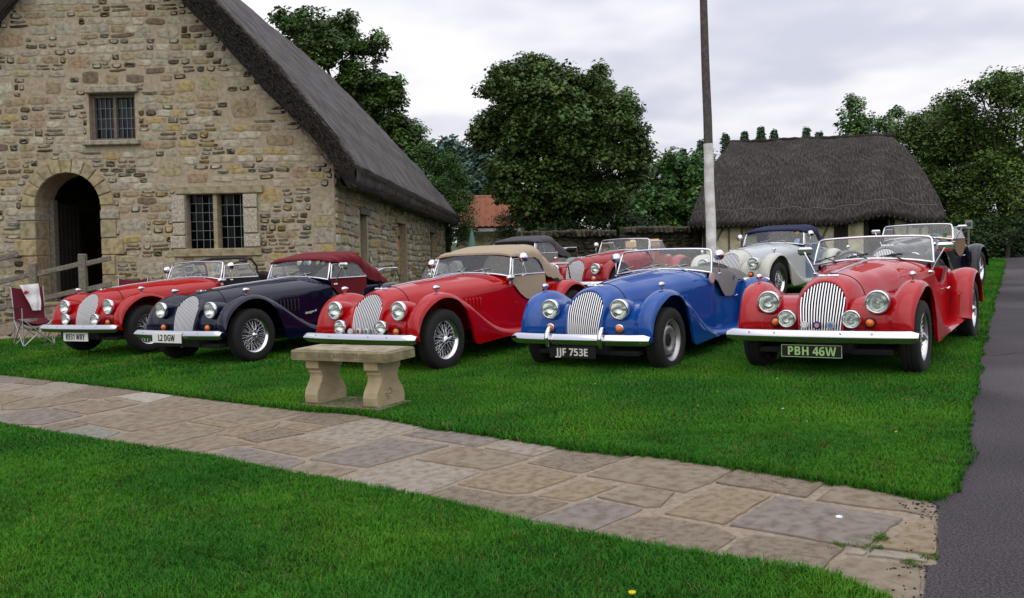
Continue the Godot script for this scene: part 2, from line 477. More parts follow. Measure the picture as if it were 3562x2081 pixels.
func make_materials() -> void:
	var grain := noise_tex(0.02, Color(0.80, 0.79, 0.77), Color(1, 1, 1), 3)
	var mott := noise_tex(0.012, Color(0.70, 0.68, 0.64), Color(1, 0.99, 0.97), 8, 256, false, 5, Color(0.91, 0.90, 0.87))
	var fine := noise_tex(0.06, Color(0, 0, 0), Color(1, 1, 1), 5, 256, false, 4)
	mats.grain = grain
	mats.mott = mott
	mats.fine = fine
	mats.chrome = plain(Color(0.86, 0.86, 0.88), 0.07, 1.0)
	mats.alloy = plain(Color(0.82, 0.82, 0.84), 0.24, 1.0)
	mats.slat = plain(Color(0.86, 0.86, 0.86), 0.3, 1.0)
	mats.wire = plain(Color(0.85, 0.85, 0.87), 0.16, 1.0)
	mats.steel = plain(Color(0.68, 0.68, 0.69), 0.38, 0.7)
	mats.tyre = plain(Color(0.075, 0.073, 0.072), 0.85)
	mats.black = plain(Color(0.06, 0.06, 0.065), 0.7)
	mats.dark = plain(Color(0.035, 0.035, 0.035), 0.9)
	mats.rubber = plain(Color(0.08, 0.08, 0.085), 0.6)
	mats.glass = solid_glass(Color(0.97, 0.985, 0.98, 0.0))
	mats.pane = solid_glass(Color(0.86, 0.88, 0.88, 0.06))
	mats.amber = plain(Color(0.85, 0.40, 0.04), 0.25)
	mats.amber.clearcoat_enabled = true
	mats.lens = glass(Color(0.9, 0.95, 0.95, 0.12))
	mats.bowl = plain(Color(0.82, 0.84, 0.82), 0.12, 1.0)
	mats.white_plate = plain(Color(0.86, 0.86, 0.84), 0.4)
	mats.black_plate = plain(Color(0.03, 0.03, 0.03), 0.4)
	mats.letter_black = plain(Color(0.03, 0.03, 0.03), 0.5)
	mats.letter_silver = plain(Color(0.82, 0.82, 0.8), 0.4)
	mats.letter_green = plain(Color(0.62, 0.76, 0.5), 0.45)
	mats.cream = plain(Color(0.8, 0.69, 0.5), 0.7)
	mats.tan = plain(Color(0.66, 0.5, 0.35), 0.8)
	mats.leather = plain(Color(0.09, 0.09, 0.095), 0.55)
	mats.white = plain(Color(0.86, 0.86, 0.88), 0.8)
	# stones of the barn
	var tones := [lin(0.47, 0.435, 0.335), lin(0.43, 0.41, 0.34), lin(0.54, 0.515, 0.43), lin(0.46, 0.37, 0.195), lin(0.35, 0.29, 0.195), lin(0.39, 0.37, 0.315), lin(0.21, 0.165, 0.13), lin(0.41, 0.37, 0.245), lin(0.40, 0.305, 0.21)]
	for k in tones.size():
		mats["stone%d" % k] = rough_mat(tones[k], mott, fine, 2.3 + 0.17 * k, 0.35, 0.95)
	mats.dressed = rough_mat(lin(0.37, 0.33, 0.225), mott, fine, 1.7, 0.3)
	mats.ochre_dressed = rough_mat(lin(0.43, 0.365, 0.225), mott, fine, 1.9, 0.3)
	mats.lichen = rough_mat(lin(0.58, 0.55, 0.48), noise_tex(0.03, Color(0.66, 0.63, 0.56), Color(1, 1, 1), 21), fine, 2.2, 0.5)
	mats.mortar = rough_mat(lin(0.44, 0.375, 0.275), grain, fine, 1.6, 0.4)
	var ptones := [lin(0.245, 0.206, 0.158), lin(0.218, 0.194, 0.172), lin(0.295, 0.265, 0.226), lin(0.262, 0.212, 0.148), lin(0.228, 0.190, 0.150), lin(0.235, 0.240, 0.21), lin(0.39, 0.37, 0.335)]
	var flag := noise_tex(0.024, Color(0.74, 0.70, 0.65), Color(1, 1, 1), 33, 512, false, 6, Color(0.92, 0.91, 0.89))
	var flagb := noise_tex(0.03, Color(0, 0, 0), Color(1, 1, 1), 34, 512, false, 6)
	for k in ptones.size():
		mats["flag%d" % k] = rough_mat(ptones[k], flag, flagb, 0.75 + 0.11 * k, 1.6 if k == 4 else 0.7, 0.9)
	mats.joint = rough_mat(lin(0.33, 0.272, 0.21), grain, fine, 3.0, 0.8)
	mats.bench = rough_mat(lin(0.42, 0.345, 0.22), noise_tex(0.01, Color(0.8, 0.8, 0.76), Color(1, 1, 1), 41), fine, 1.8, 0.4)
	mats.bench_top = rough_mat(lin(0.33, 0.285, 0.18), noise_tex(0.013, Color(0.6, 0.62, 0.55), Color(1, 1, 1), 43), fine, 2.0, 0.4)
	mats.incised = plain(lin(0.12, 0.105, 0.07), 0.95)
	# asphalt: dark binder with pale chippings
	mats.tar = rough_mat(lin(0.235, 0.215, 0.22), noise_tex(0.11, Color(0.42, 0.41, 0.43), Color(1, 1, 1), 51, 512, false, 3), noise_tex(0.12, Color(0, 0, 0), Color(1, 1, 1), 52, 512, false, 3), 1.3, 1.2, 0.9)
	mats.tar.detail_enabled = true
	mats.tar.detail_blend_mode = BaseMaterial3D.BLEND_MODE_MUL
	mats.tar.detail_uv_layer = BaseMaterial3D.DETAIL_UV_2
	mats.tar.uv2_triplanar = true
	mats.tar.uv2_world_triplanar = true
	mats.tar.uv2_scale = Vector3.ONE * 0.16
	mats.tar.detail_albedo = noise_tex(0.006, Color(0.62, 0.61, 0.63), Color(1, 1, 1), 53, 256, false, 4)
	mats.soil = rough_mat(lin(0.035, 0.055, 0.014), grain, fine, 2.0, 2.0)
	mats.far_ground = rough_mat(lin(0.04, 0.075, 0.02), mott, null, 0.2)
	# thatch: straw laid down the slope
	var straw := noise_tex(0.035, Color(0.42, 0.41, 0.40), Color(1, 1, 1), 61, 512, false, 4)
	var straw_b := noise_tex(0.035, Color(0, 0, 0), Color(1, 1, 1), 61, 512, false, 4)
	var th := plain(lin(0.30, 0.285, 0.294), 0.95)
	th.albedo_texture = straw
	th.heightmap_enabled = true
	th.heightmap_texture = straw_b
	th.heightmap_scale = 2.5
	th.uv1_scale = Vector3(1.0, 3.1, 1)
	th.metallic_specular = 0.2
	th.detail_enabled = true   # weathering in broad patches
	th.detail_blend_mode = BaseMaterial3D.BLEND_MODE_MUL
	th.detail_uv_layer = BaseMaterial3D.DETAIL_UV_2
	th.uv2_triplanar = true
	th.uv2_world_triplanar = true
	th.uv2_scale = Vector3.ONE * 0.23
	th.detail_albedo = noise_tex(0.02, Color(0.74, 0.73, 0.71), Color(1, 1, 1), 64, 256, false, 5)
	mats.thatch = th
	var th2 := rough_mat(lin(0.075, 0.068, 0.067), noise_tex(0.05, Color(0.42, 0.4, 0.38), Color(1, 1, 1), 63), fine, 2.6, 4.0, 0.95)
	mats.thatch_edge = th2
	var th3: StandardMaterial3D = th.duplicate()
	th3.albedo_color = lin(0.135, 0.12, 0.118)
	th3.uv1_scale = Vector3(4.2, 0.95, 1)
	th3.heightmap_scale = 1.4
	mats.hut_thatch = th3
	mats.straw = plain(lin(0.085, 0.075, 0.065), 0.9)
	mats.straw.vertex_color_use_as_albedo = true
	mats.oak = rough_mat(lin(0.25, 0.23, 0.195), noise_tex(0.02, Color(0.7, 0.69, 0.67), Color(1, 1, 1), 71), fine, 2.5, 0.8)
	mats.new_oak = rough_mat(lin(0.6, 0.36, 0.14), noise_tex(0.02, Color(0.7, 0.69, 0.67), Color(1, 1, 1), 72), fine, 2.5, 0.5)
	mats.dark_oak = rough_mat(lin(0.045, 0.04, 0.034), noise_tex(0.02, Color(0.7, 0.69, 0.67), Color(1, 1, 1), 73), fine, 2.5, 0.6)
	mats.frame_oak = rough_mat(lin(0.26, 0.215, 0.175), noise_tex(0.02, Color(0.7, 0.69, 0.67), Color(1, 1, 1), 74), fine, 2.5, 0.6)
	mats.lead = plain(Color(0.42, 0.46, 0.47), 0.5, 0.4)
	mats.leaded = plain(Color(0.1, 0.11, 0.14), 0.06)
	mats.leaded_black = plain(Color(0.02, 0.024, 0.026), 0.06)
	mats.leaded_black.metallic_specular = 0.2
	mats.leaded.metallic_specular = 0.3
	mats.lime = rough_mat(lin(0.74, 0.69, 0.50), mott, fine, 0.9, 0.3)
	mats.pole = rough_mat(lin(0.13, 0.115, 0.105), noise_tex(0.02, Color(0.7, 0.69, 0.67), Color(1, 1, 1), 75), fine, 2.0, 0.8)
	mats.pole_white = rough_mat(lin(0.74, 0.74, 0.74), noise_tex(0.014, Color(0.82, 0.8, 0.78), Color(1, 1, 1), 76), fine, 1.4, 0.3)
	mats.pantile = rough_mat(lin(0.36, 0.15, 0.10), mott, fine, 1.1, 0.4)
	mats.bark = rough_mat(lin(0.06, 0.052, 0.042), grain, fine, 1.5, 2.0)
	mats.moss_stone = rough_mat(lin(0.088, 0.084, 0.062), mott, fine, 1.5, 1.0)
	mats.maroon = rough_mat(lin(0.15, 0.02, 0.035), grain, fine, 5.0, 0.2, 0.85, false)
	mats.cloth_white = rough_mat(lin(0.86, 0.86, 0.9), grain, fine, 6.0, 0.2, 0.9, false)


# ---------------------------------------------------------------- light, sky, camera
func make_view() -> void:
	var cam := Camera3D.new()
	cam.name = "camera"
	add_child(cam)
	cam.transform = Transform3D(Basis(Vector3(0.999838, -0.017982, 0.000774), Vector3(0.017999, 0.998914, -0.04298), Vector3(0.0, 0.042987, 0.999076)), EYE)
	cam.fov = 37.0
	cam.far = 600.0
	cam.current = true
	var e := Environment.new()
	e.background_mode = Environment.BG_SKY
	e.tonemap_mode = Environment.TONE_MAPPER_LINEAR
	e.tonemap_exposure = 1.0
	e.sdfgi_enabled = true
	e.ssao_enabled = true
	e.ssil_enabled = true
	var sky := Sky.new()
	var pm := PanoramaSkyMaterial.new()
	pm.panorama = cloud_sky()
	sky.sky_material = pm
	e.sky = sky
	e.background_energy_multiplier = 1.0
	var we := WorldEnvironment.new()
	we.name = "environment"
	we.environment = e
	add_child(we)
	var sun := DirectionalLight3D.new()
	sun.name = "sun"
	sun.light_energy = 0.34
	sun.light_angular_distance = 90.0
	sun.light_color = Color(1.0, 0.97, 0.92)
	sun.shadow_enabled = true
	add_child(sun)
	sun.rotation_degrees = Vector3(-46, -14, 0)


func cloud_sky() -> ImageTexture:   # an even cover of grey-white stratocumulus in every direction, brighter overhead
	var w := 2048
	var h := 1024
	var im := Image.create(w, h, false, Image.FORMAT_RGBF)
	var f1 := FastNoiseLite.new()
	f1.seed = 5
	f1.noise_type = FastNoiseLite.TYPE_SIMPLEX_SMOOTH
	f1.frequency = 0.55
	f1.fractal_octaves = 5
	f1.fractal_gain = 0.56
	var f2 := FastNoiseLite.new()
	f2.seed = 17
	f2.noise_type = FastNoiseLite.TYPE_SIMPLEX_SMOOTH
	f2.frequency = 0.23
	f2.fractal_octaves = 3
	for y in h:
		var el := (0.5 - (y + 0.5) / h) * PI
		var up := maxf(sin(el), 0.0)
		var over := 0.85 + 1.0 * up * up
		for x in w:
			if el < -0.02:
				im.set_pixel(x, y, Color(0.16, 0.18, 0.13))
				continue
			var az := (x + 0.5) / w * TAU
			var k := cos(el) / (up + 0.11)
			var px := cos(az) * k
			var pz := sin(az) * k
			var a := f1.get_noise_3d(px * 1.25, pz * 1.25, 0.0)
			var b := f2.get_noise_3d(px * 0.5, pz * 0.5, 4.0)
			var t := clampf(0.47 + a * 1.15 + b * 0.7, 0.0, 1.0)
			t = t * t * (3.0 - 2.0 * t)
			var c := Color(0.745, 0.768, 0.90).lerp(Color(1.15, 1.14, 1.18), t)
			im.set_pixel(x, y, Color(c.r * over, c.g * over, c.b * over))
	return ImageTexture.create_from_image(im)


# ---------------------------------------------------------------- lawn, path, drive
var near_lawn := PackedVector2Array()
var main_lawn := PackedVector2Array()


func sheet(poly: PackedVector2Array, y: float, skirt: float) -> ArrayMesh:
	var mb := MB.new()
	var tr := Geometry2D.triangulate_polygon(poly)
	var s := 0
	for p in poly:
		mb.add(lawn_at(p.x, y, p.y), p)
	for k in range(0, tr.size(), 3):
		var a := poly[tr[k]]
		var b := poly[tr[k + 1]]
		var c := poly[tr[k + 2]]
		if (b - a).cross(c - a) > 0:
			mb.tri(tr[k], tr[k + 1], tr[k + 2])
		else:
			mb.tri(tr[k], tr[k + 2], tr[k + 1])
	mb.norm(s)
	if skirt > 0.0:
		for k in poly.size():
			var a := poly[k]
			var b := poly[(k + 1) % poly.size()]
			mb.quad(lawn_at(a.x, y, a.y), lawn_at(b.x, y, b.y), lawn_at(b.x, y - skirt, b.y), lawn_at(a.x, y - skirt, a.y))
	return mb.done()


func make_ground() -> void:
	var big := PackedVector2Array([Vector2(-260, 40), Vector2(260, 40), Vector2(260, -420), Vector2(-260, -420)])
	struct("ground", sheet(big, -0.09, 0.0), mats.far_ground)
	var near := pts2(NEAR_EDGE)
	var far := pts2(FAR_EDGE)
	var road := pts2(ROAD_EDGE)
	# drive
	var d := PackedVector2Array()
	var re := pts2(ROAD_END)
	for k in range(re.size() - 1, -1, -1):
		d.append(re[k])
	for p in road:
		d.append(p + Vector2(-0.04, 0))
	d.append_array(PackedVector2Array([Vector2(13.6, -24.6), Vector2(17.0, -24.9), Vector2(17.0, -12.0), Vector2(9.5, -4.0), Vector2(6.0, 1.5), Vector2(1.0, 1.5)]))
	struct("drive", sheet(d, -0.012, 0.08), mats.tar)
	# a crack across the drive
	var ck := MB.new()
	var line := [Vector2(4.228, -8.066), Vector2(4.751, -8.025)]
	var prev := Vector2.ZERO
	for k in 40:
		var t := k / 39.0
		var p: Vector2 = (line[0] as Vector2).lerp(line[1], t) + Vector2(0, rng.randf_range(-0.03, 0.03) + 0.05 * sin(t * 7.0))
		if k > 0:
			var w := rng.randf_range(0.008, 0.02)
			ck.quad(lawn_at(prev.x, -0.008, prev.y), lawn_at(p.x, -0.008, p.y), lawn_at(p.x, -0.008, p.y - w), lawn_at(prev.x, -0.008, prev.y - w))
		prev = p
	struct("drive_crack", ck.done(), mats.dark)
	# the lawns
	near_lawn = near.duplicate()
	near_lawn.append_array(PackedVector2Array([Vector2(1.32, -2.6), Vector2(1.1, 1.0), Vector2(-9.0, 1.0), Vector2(-9.0, -8.6)]))
	main_lawn = far.duplicate()
	main_lawn.append_array(road)
	main_lawn.append_array(PackedVector2Array([Vector2(13.3, -24.2), Vector2(3.4, -24.6), Vector2(-12.0, -24.6), Vector2(-12.0, -14.5), Vector2(-10.6, -13.6)]))
	struct("lawn", sheet(near_lawn, -0.006, 0.07), mats.soil)
	struct("lawn", sheet(main_lawn, -0.006, 0.07), mats.soil)
	# the path: a bed of pointing with the flags laid in it
	var bed := PackedVector2Array()
	for p in far:
		bed.append(p + Vector2(0.04, -0.12))
	bed.append_array(PackedVector2Array([Vector2(1.9, -4.0), Vector2(1.87, -3.93)]))
	for k in range(1, re.size()):
		bed.append(re[k] + Vector2(0.02, 0))
	for k in range(near.size() - 1, -1, -1):
		bed.append(near[k] + Vector2(-0.06, 0.14))
	bed.append(Vector2(-9.5, -9.0))
	bed.append(Vector2(-10.0, -13.2))
	var path := struct("path", sheet(bed, -0.0265, 0.0), mats.joint)
	for s in SLABS:
		var q := pts2(s.slice(1))
		flag(q, s[0], path)
	# a few flags further on, beyond the left edge of the view
	for k in 6:
		var x := -6.4 - 0.5 * k
		var z := -10.2 - 0.62 * k
		flag(PackedVector2Array([Vector2(x, z), Vector2(x - 0.5, z - 0.6), Vector2(x - 1.1, z + 0.0), Vector2(x - 0.6, z + 0.62)]), k % 5, path)
		flag(PackedVector2Array([Vector2(x - 0.62, z + 0.64), Vector2(x - 1.12, z + 0.02), Vector2(x - 1.7, z + 0.7), Vector2(x - 1.2, z + 1.3)]), (k + 2) % 5, path)


func flag(q: PackedVector2Array, tone: int, path: Node3D) -> void:
	var edge := PackedVector2Array()
	for k in q.size():
		var a := q[k]
		var b := q[(k + 1) % q.size()]
		var steps := maxi(2, int(a.distance_to(b) / 0.07))
		var nrm := (b - a).orthogonal().normalized()
		for j in steps:
			var t := float(j) / steps
			var w := 0.0 if j == 0 else rng.randf_range(-0.006, 0.006)
			edge.append(a.lerp(b, t) + nrm * w)
	var shr := Geometry2D.offset_polygon(edge, -0.006)
	if shr.size() > 0:
		edge = shr[0]
	var ctr := Vector2.ZERO
	for p in edge:
		ctr += p / edge.size()
	var mb := MB.new()
	var tilt := Vector2(rng.randf_range(-0.006, 0.006), rng.randf_range(-0.006, 0.006))
	var lift := -0.0195 + rng.randf_range(-0.002, 0.003)
	var rings := [[1.0, -0.04], [1.0, lift - 0.005], [0.99, lift], [0.8, lift + 0.001], [0.5, lift + 0.001], [0.2, lift + 0.001]]
	var rows := []
	for r in rings:
		var row := PackedVector3Array()
		for p in edge:
			var u: Vector2 = ctr + (p - ctr) * r[0]
			var e: float = r[1]
			if r[0] < 0.985:
				e += (u - ctr).dot(tilt) + (rng.randf_range(-0.004, 0.003) if tone == 4 else rng.randf_range(-0.0012, 0.0012))
			row.append(lawn_at(u.x, e, u.y))
		rows.append(row)
	var turned := (edge[1] - ctr).cross(edge[2] - ctr) > 0
	mb.grid([rows[0], rows[1]], true, turned)
	mb.grid([rows[1], rows[2]], true, turned)
	mb.grid(rows.slice(2), true, turned)
	var cap: PackedVector3Array = rows[5]
	mb.poly(cap)
	part("paving_slab", mb.done(), mats["flag%d" % tone], path)


# ---------------------------------------------------------------- grass
func tuft(blades: int, tall: float, spread: float, wide: float, lean: float) -> ArrayMesh:
	var mb := MB.new()
	for k in blades:
		var a := rng.randf() * TAU
		var o := Vector3(cos(a), 0, sin(a)) * spread * sqrt(rng.randf())
		var h := tall * rng.randf_range(0.6, 1.15)
		var b := rng.randf() * TAU
		var out := Vector3(cos(b), 0, sin(b)) * h * lean * rng.randf_range(0.3, 1.2)
		var side := Vector3(-sin(b), 0, cos(b)).rotated(Vector3.UP, rng.randf_range(-0.8, 0.8)) * wide * rng.randf_range(0.7, 1.2)
		var p1 := o + out * 0.35 + Vector3.UP * h * 0.6
		var p2 := o + out + Vector3.UP * h * (1.0 - 0.25 * lean)
		var s := mb.v.size()
		mb.add(o - side)
		mb.add(o + side)
		mb.add(p1 - side * 0.8)
		mb.add(p1 + side * 0.8)
		mb.add(p2)
		mb.tri(s, s + 1, s + 2)
		mb.tri(s + 1, s + 3, s + 2)
		mb.tri(s + 2, s + 3, s + 4)
		mb.norm(s)
	return mb.done()


func make_grass() -> void:
	var m := plain(Color(1, 1, 1), 0.6)
	m.vertex_color_use_as_albedo = true
	m.metallic_specular = 0.12
	m.backlight_enabled = true
	m.backlight = Color(0.45, 0.45, 0.45)
	var fn := FastNoiseLite.new()
	fn.seed = 9
	fn.frequency = 1.6
	fn.fractal_octaves = 3
	var f2 := FastNoiseLite.new()
	f2.seed = 12
	f2.frequency = 0.5
	f2.fractal_octaves = 3
	var near_t := tuft(12, 0.034, 0.03, 0.0018, 0.8)
	var mid_t := tuft(12, 0.038, 0.05, 0.003, 0.75)
	var far_t := tuft(12, 0.05, 0.09, 0.006, 0.6)
	var edge_t := tuft(8, 0.05, 0.02, 0.0022, 1.0)
	var bands := [[near_t, 2.3, 5.6, 0.0195], [mid_t, 5.6, 9.5, 0.032], [far_t, 9.5, 25.0, 0.062]]
	for b in bands:
		var where := []
		var tint := []
		var step: float = b[3]
		var z: float = -b[1]
		while z > -b[2]:
			var half := -z * 0.6 + 0.6
			var x := -half
			while x < half + 0.3:
				x += step
				var px := x + rng.randf_range(-0.6, 0.6) * step
				var pz := z + rng.randf_range(-0.6, 0.6) * step
				var q := Vector2(px, pz)
				var inside := Geometry2D.is_point_in_polygon(q, near_lawn)
				if not inside:
					inside = Geometry2D.is_point_in_polygon(q, main_lawn)
				if not inside:
					continue
				var nn := fn.get_noise_2d(px, pz)
				var n2 := f2.get_noise_2d(px, pz)
				var sc := rng.randf_range(0.75, 1.2) * (1.0 + nn * 0.35)
				var bs := TILT * Basis(Vector3.UP, rng.randf() * TAU).scaled(Vector3(1, sc, 1))
				where.append(Transform3D(bs, lawn_at(px, -0.008, pz)))
				var g := 1.0 + nn * 0.3 + n2 * 0.22 + rng.randf_range(-0.25, 0.25)
				var yel := clampf(0.45 + n2 * 0.9 + rng.randf_range(-0.3, 0.3), 0.0, 1.0)
				tint.append(Color((0.034 + 0.030 * yel) * g, (0.148 + 0.032 * yel) * g, (0.018 - 0.004 * yel) * g) if rng.randf() > 0.025 else Color(0.15 * g, 0.15 * g, 0.055 * g))
			z -= step
		scatter("grass", b[0], m, where, tint)
	# longer blades leaning over the edges of path and drive
	var where := []
	var tint := []
	for e in [[pts2(NEAR_EDGE), 1.0], [pts2(FAR_EDGE), -1.0], [pts2(ROAD_EDGE), -1.0]]:
		var line: PackedVector2Array = e[0]
		for k in line.size() - 1:
			var ln := line[k].distance_to(line[k + 1])
			for j in int(ln / 0.006):
				var p := line[k].lerp(line[k + 1], rng.randf())
				var loose: float = 0.03 if k < 0 or e[0].size() != ROAD_EDGE.size() / 2 else 0.065
				p += Vector2(rng.randf_range(-0.03, loose) * (0.6 + 0.7 * sin(p.y * 5.0) * sin(p.y * 2.3)), rng.randf_range(-0.03, 0.03))
				var g := rng.randf_range(0.55, 1.2)
				where.append(Transform3D(TILT * Basis(Vector3.UP, rng.randf() * TAU).scaled(Vector3(1, rng.randf_range(0.7, 1.25), 1)), lawn_at(p.x, -0.02, p.y)))
				tint.append(Color(0.036 * g, 0.15 * g, 0.012 * g))
	# moss and grass in the joints by the drive
	for c in [Vector2(1.433, -3.560), Vector2(1.472, -3.595), Vector2(1.903, -3.993), Vector2(1.557, -3.340), Vector2(1.456, -3.289), Vector2(1.372, -3.488), Vector2(1.280, -3.522)]:
		for j in 12:
			var g := rng.randf_range(0.7, 1.3)
			where.append(Transform3D(TILT * Basis(Vector3.UP, rng.randf() * TAU).scaled(Vector3(0.7, 0.45, 0.7)), lawn_at(c.x + rng.randfn() * 0.02, -0.025, c.y + rng.randfn() * 0.02)))
			tint.append(Color(0.07 * g, 0.13 * g, 0.016 * g))
	scatter("grass", edge_t, m, where, tint)
	# clover, daisies and small yellow flowers in the lawn
	var fl := MB.new()
	fl.lathe([Vector2(0.0, 0.0), Vector2(0.009, 0.003), Vector2(0.011, 0.008), Vector2(0.0, 0.009)], 7, Transform3D(Basis(Vector3.RIGHT, -PI / 2), Vector3.ZERO))
	var fw := []
	var ft := []
	for k in 8:
		var p := Vector2(rng.randf_range(0.4, 2.6), rng.randf_range(-8.4, -4.4))
		if Geometry2D.is_point_in_polygon(p, main_lawn):
			fw.append(Transform3D(TILT * Basis().scaled(Vector3.ONE * rng.randf_range(0.45, 0.9)), lawn_at(p.x, rng.randf_range(0.025, 0.04), p.y)))
			ft.append(Color(0.55, 0.42, 0.03) if rng.randf() < 0.4 else Color(0.45, 0.47, 0.36))
	for p in [Vector2(0.36, -3.0)]:
		fw.append(Transform3D(TILT * Basis().scaled(Vector3.ONE * 1.3), lawn_at(p.x, 0.04, p.y)))
		ft.append(Color(0.6, 0.5, 0.03))
	scatter("lawn_flowers", fl.done(), m, fw, ft)
	# crumbs of tar spilt on the flags beside the drive
	var cr := MB.new()
	cr.lathe([Vector2(0.006, 0.0), Vector2(0.0055, 0.003), Vector2(0.002, 0.005), Vector2(0.0, 0.005)], 6, Transform3D(Basis(Vector3.RIGHT, -PI / 2), Vector3.ZERO))
	var cw := []
	var ct := []
	var ends := pts2(ROAD_END)
	for k in 150:
		var j := rng.randi_range(0, ends.size() - 2)
		var p := ends[j].lerp(ends[j + 1], rng.randf())
		p.x -= 0.16 * pow(rng.randf(), 2.0)
		cw.append(Transform3D(TILT * Basis(Vector3.UP, rng.randf() * TAU).scaled(Vector3(rng.randf_range(0.4, 1.3), 1, rng.randf_range(0.4, 1.0))), lawn_at(p.x, -0.019, p.y)))
		var g := rng.randf_range(0.02, 0.06)
		ct.append(Color(g, g, g * 1.05))
	scatter("tar_crumbs", cr.done(), m, cw, ct)


# ---------------------------------------------------------------- the stone barn
# Own axes: x along the gable (0 at its right corner), y up from the camera's ground level, z out of the gable towards the path.
var stone_kit := []
# stones that stand out in the gable: x, y, width, height, tone
const FEATURES := [[-4.30, 4.66, 0.30, 0.26, 6], [-3.92, 4.62, 0.26, 0.22, 4], [-3.50, 4.62, 0.36, 0.17, 6], [-1.56, 4.05, 0.48, 0.36, 4], [-2.44, 2.86, 0.40, 0.22, 8], [-2.90, 3.01, 0.42, 0.27, 7], [-2.18, 4.52, 0.36, 0.28, 7], [-0.93, 3.48, 0.52, 0.22, 4], [-4.98, 4.50, 0.3, 0.26, 4]]


func make_stone_kit() -> void:
	for k in 10:   # rough rounded rubble blocks, one unit wide and high, one deep
		var mb := MB.new()
		var m := 10
		var outline := PackedVector2Array()
		var sq := rng.randf_range(0.35, 0.75)
		for j in m:
			var a := TAU * (j + 0.5) / m
			var c := Vector2(cos(a), sin(a))
			var p := Vector2(signf(c.x) * pow(absf(c.x), sq), signf(c.y) * pow(absf(c.y), sq)) * 0.5
			outline.append(p * Vector2(rng.randf_range(0.9, 1.05), rng.randf_range(0.78, 1.06)))
		var rows := []
		var fx := rng.randf_range(-0.1, 0.1)
		var fy := rng.randf_range(-0.12, 0.12)
		for r in [[1.0, -0.6], [1.0, 0.35], [0.93, 0.78], [0.6, 1.0]]:
			var row := PackedVector3Array()
			for p in outline:
				var q: Vector2 = p * r[0]
				row.append(Vector3(q.x, q.y, r[1] + (0.0 if r[0] > 0.99 else q.x * fx * 4.0 + q.y * fy * 4.0 + rng.randf_range(-0.14, 0.14))))
			rows.append(row)
		mb.grid(rows, true, true)
		var cap: PackedVector3Array = rows[3].duplicate()
		cap.reverse()
		mb.poly(cap)
		stone_kit.append(mb.done())
	for k in 3:   # squared, dressed blocks
		var mb := MB.new()
		mb.box(Vector3(0, 0, 0.2), Vector3(0.97, 0.97, 1.6), 0.05)
		stone_kit.append(mb.done())


func pick_tone(x: float, y: float) -> int:
	var r := rng.randf()
	if y > 4.6 and r < 0.75:
		return [1, 1, 5, 2, 0][rng.randi_range(0, 4)]
	if r < 0.60:
		return [0, 0, 1, 1, 2, 2, 5][rng.randi_range(0, 6)]
	if r < 0.73:
		return 3
	if r < 0.83:
		return 4
	if r < 0.94:
		return 7
	return 6 if rng.randf() < 0.45 else 8


# Lays rubble in wandering courses. blocked(x, y) says where no stone may lie. Returns [x, y, w, h] boxes.
func pack(x0: float, x1: float, y0: float, y1: float, blocked: Callable, hmin: float, hmax: float, wmin: float, wmax: float, bigs: int) -> Array:
	var out := []
	for k in bigs:   # larger stones first; the courses run up to them
		var w := rng.randf_range(0.34, 0.62)
		var h := rng.randf_range(0.2, 0.31)
		var c := Vector2(rng.randf_range(x0 + w, x1 - w), rng.randf_range(y0 + h, y1 - h))
		var ok := true
		for o in out:
			if absf(o[0] - c.x) < (o[2] + w) * 0.5 + 0.1 and absf(o[1] - c.y) < (o[3] + h) * 0.5 + 0.1:
				ok = false
		for dx in [-0.5, 0.0, 0.5]:
			for dy in [-0.5, 0.5]:
				if blocked.call(c.x + dx * w, c.y + dy * h):
					ok = false
		if ok:
			out.append([c.x, c.y, w, h])
	var big := out.duplicate()
	var y := y0
	var row := 0
	while y < y1:
		var rh := rng.randf_range(hmin, hmax)
		var x := x0 + rng.randf_range(-0.2, 0.0)
		while x < x1:
			var w := rng.randf_range(wmin, wmax) * (1.35 if rng.randf() < 0.12 else 1.0)
			var wy := y + rh * 0.5 + 0.022 * sin(x * 1.7 + row * 0.6) + rng.randf_range(-0.01, 0.01)
			var a := -1.0e9
			var b := -1.0e9
			var px := maxf(x, x0)
			while px <= minf(x + w, x1):   # the free stretch within this stone's length
				var hit: bool = blocked.call(px, wy - rh * 0.4) or blocked.call(px, wy + rh * 0.4)
				if not hit:
					for o in big:
						if absf(o[0] - px) < o[2] * 0.5 + 0.005 and absf(o[1] - wy) < o[3] * 0.5 + rh * 0.38:
							hit = true
							break
				if not hit:
					if a < -1.0e8:
						a = px
					b = px
				elif a > -1.0e8:
					break
				px += 0.02
			if b - a > 0.07:
				var c := (a + b) * 0.5
				if rng.randf() < 0.16 and rh > 0.12:
					out.append([c, wy - rh * 0.25, b - a, rh * 0.48])
					out.append([c + rng.randf_range(-0.03, 0.03), wy + rh * 0.26, (b - a) * rng.randf_range(0.75, 1.0), rh * 0.46])
				else:
					out.append([c, wy, b - a, rh * rng.randf_range(0.9, 1.12)])
			x = maxf(x + 0.06, b + 0.012) if b > -1.0e8 else x + w
		y += rh
		row += 1
	return out


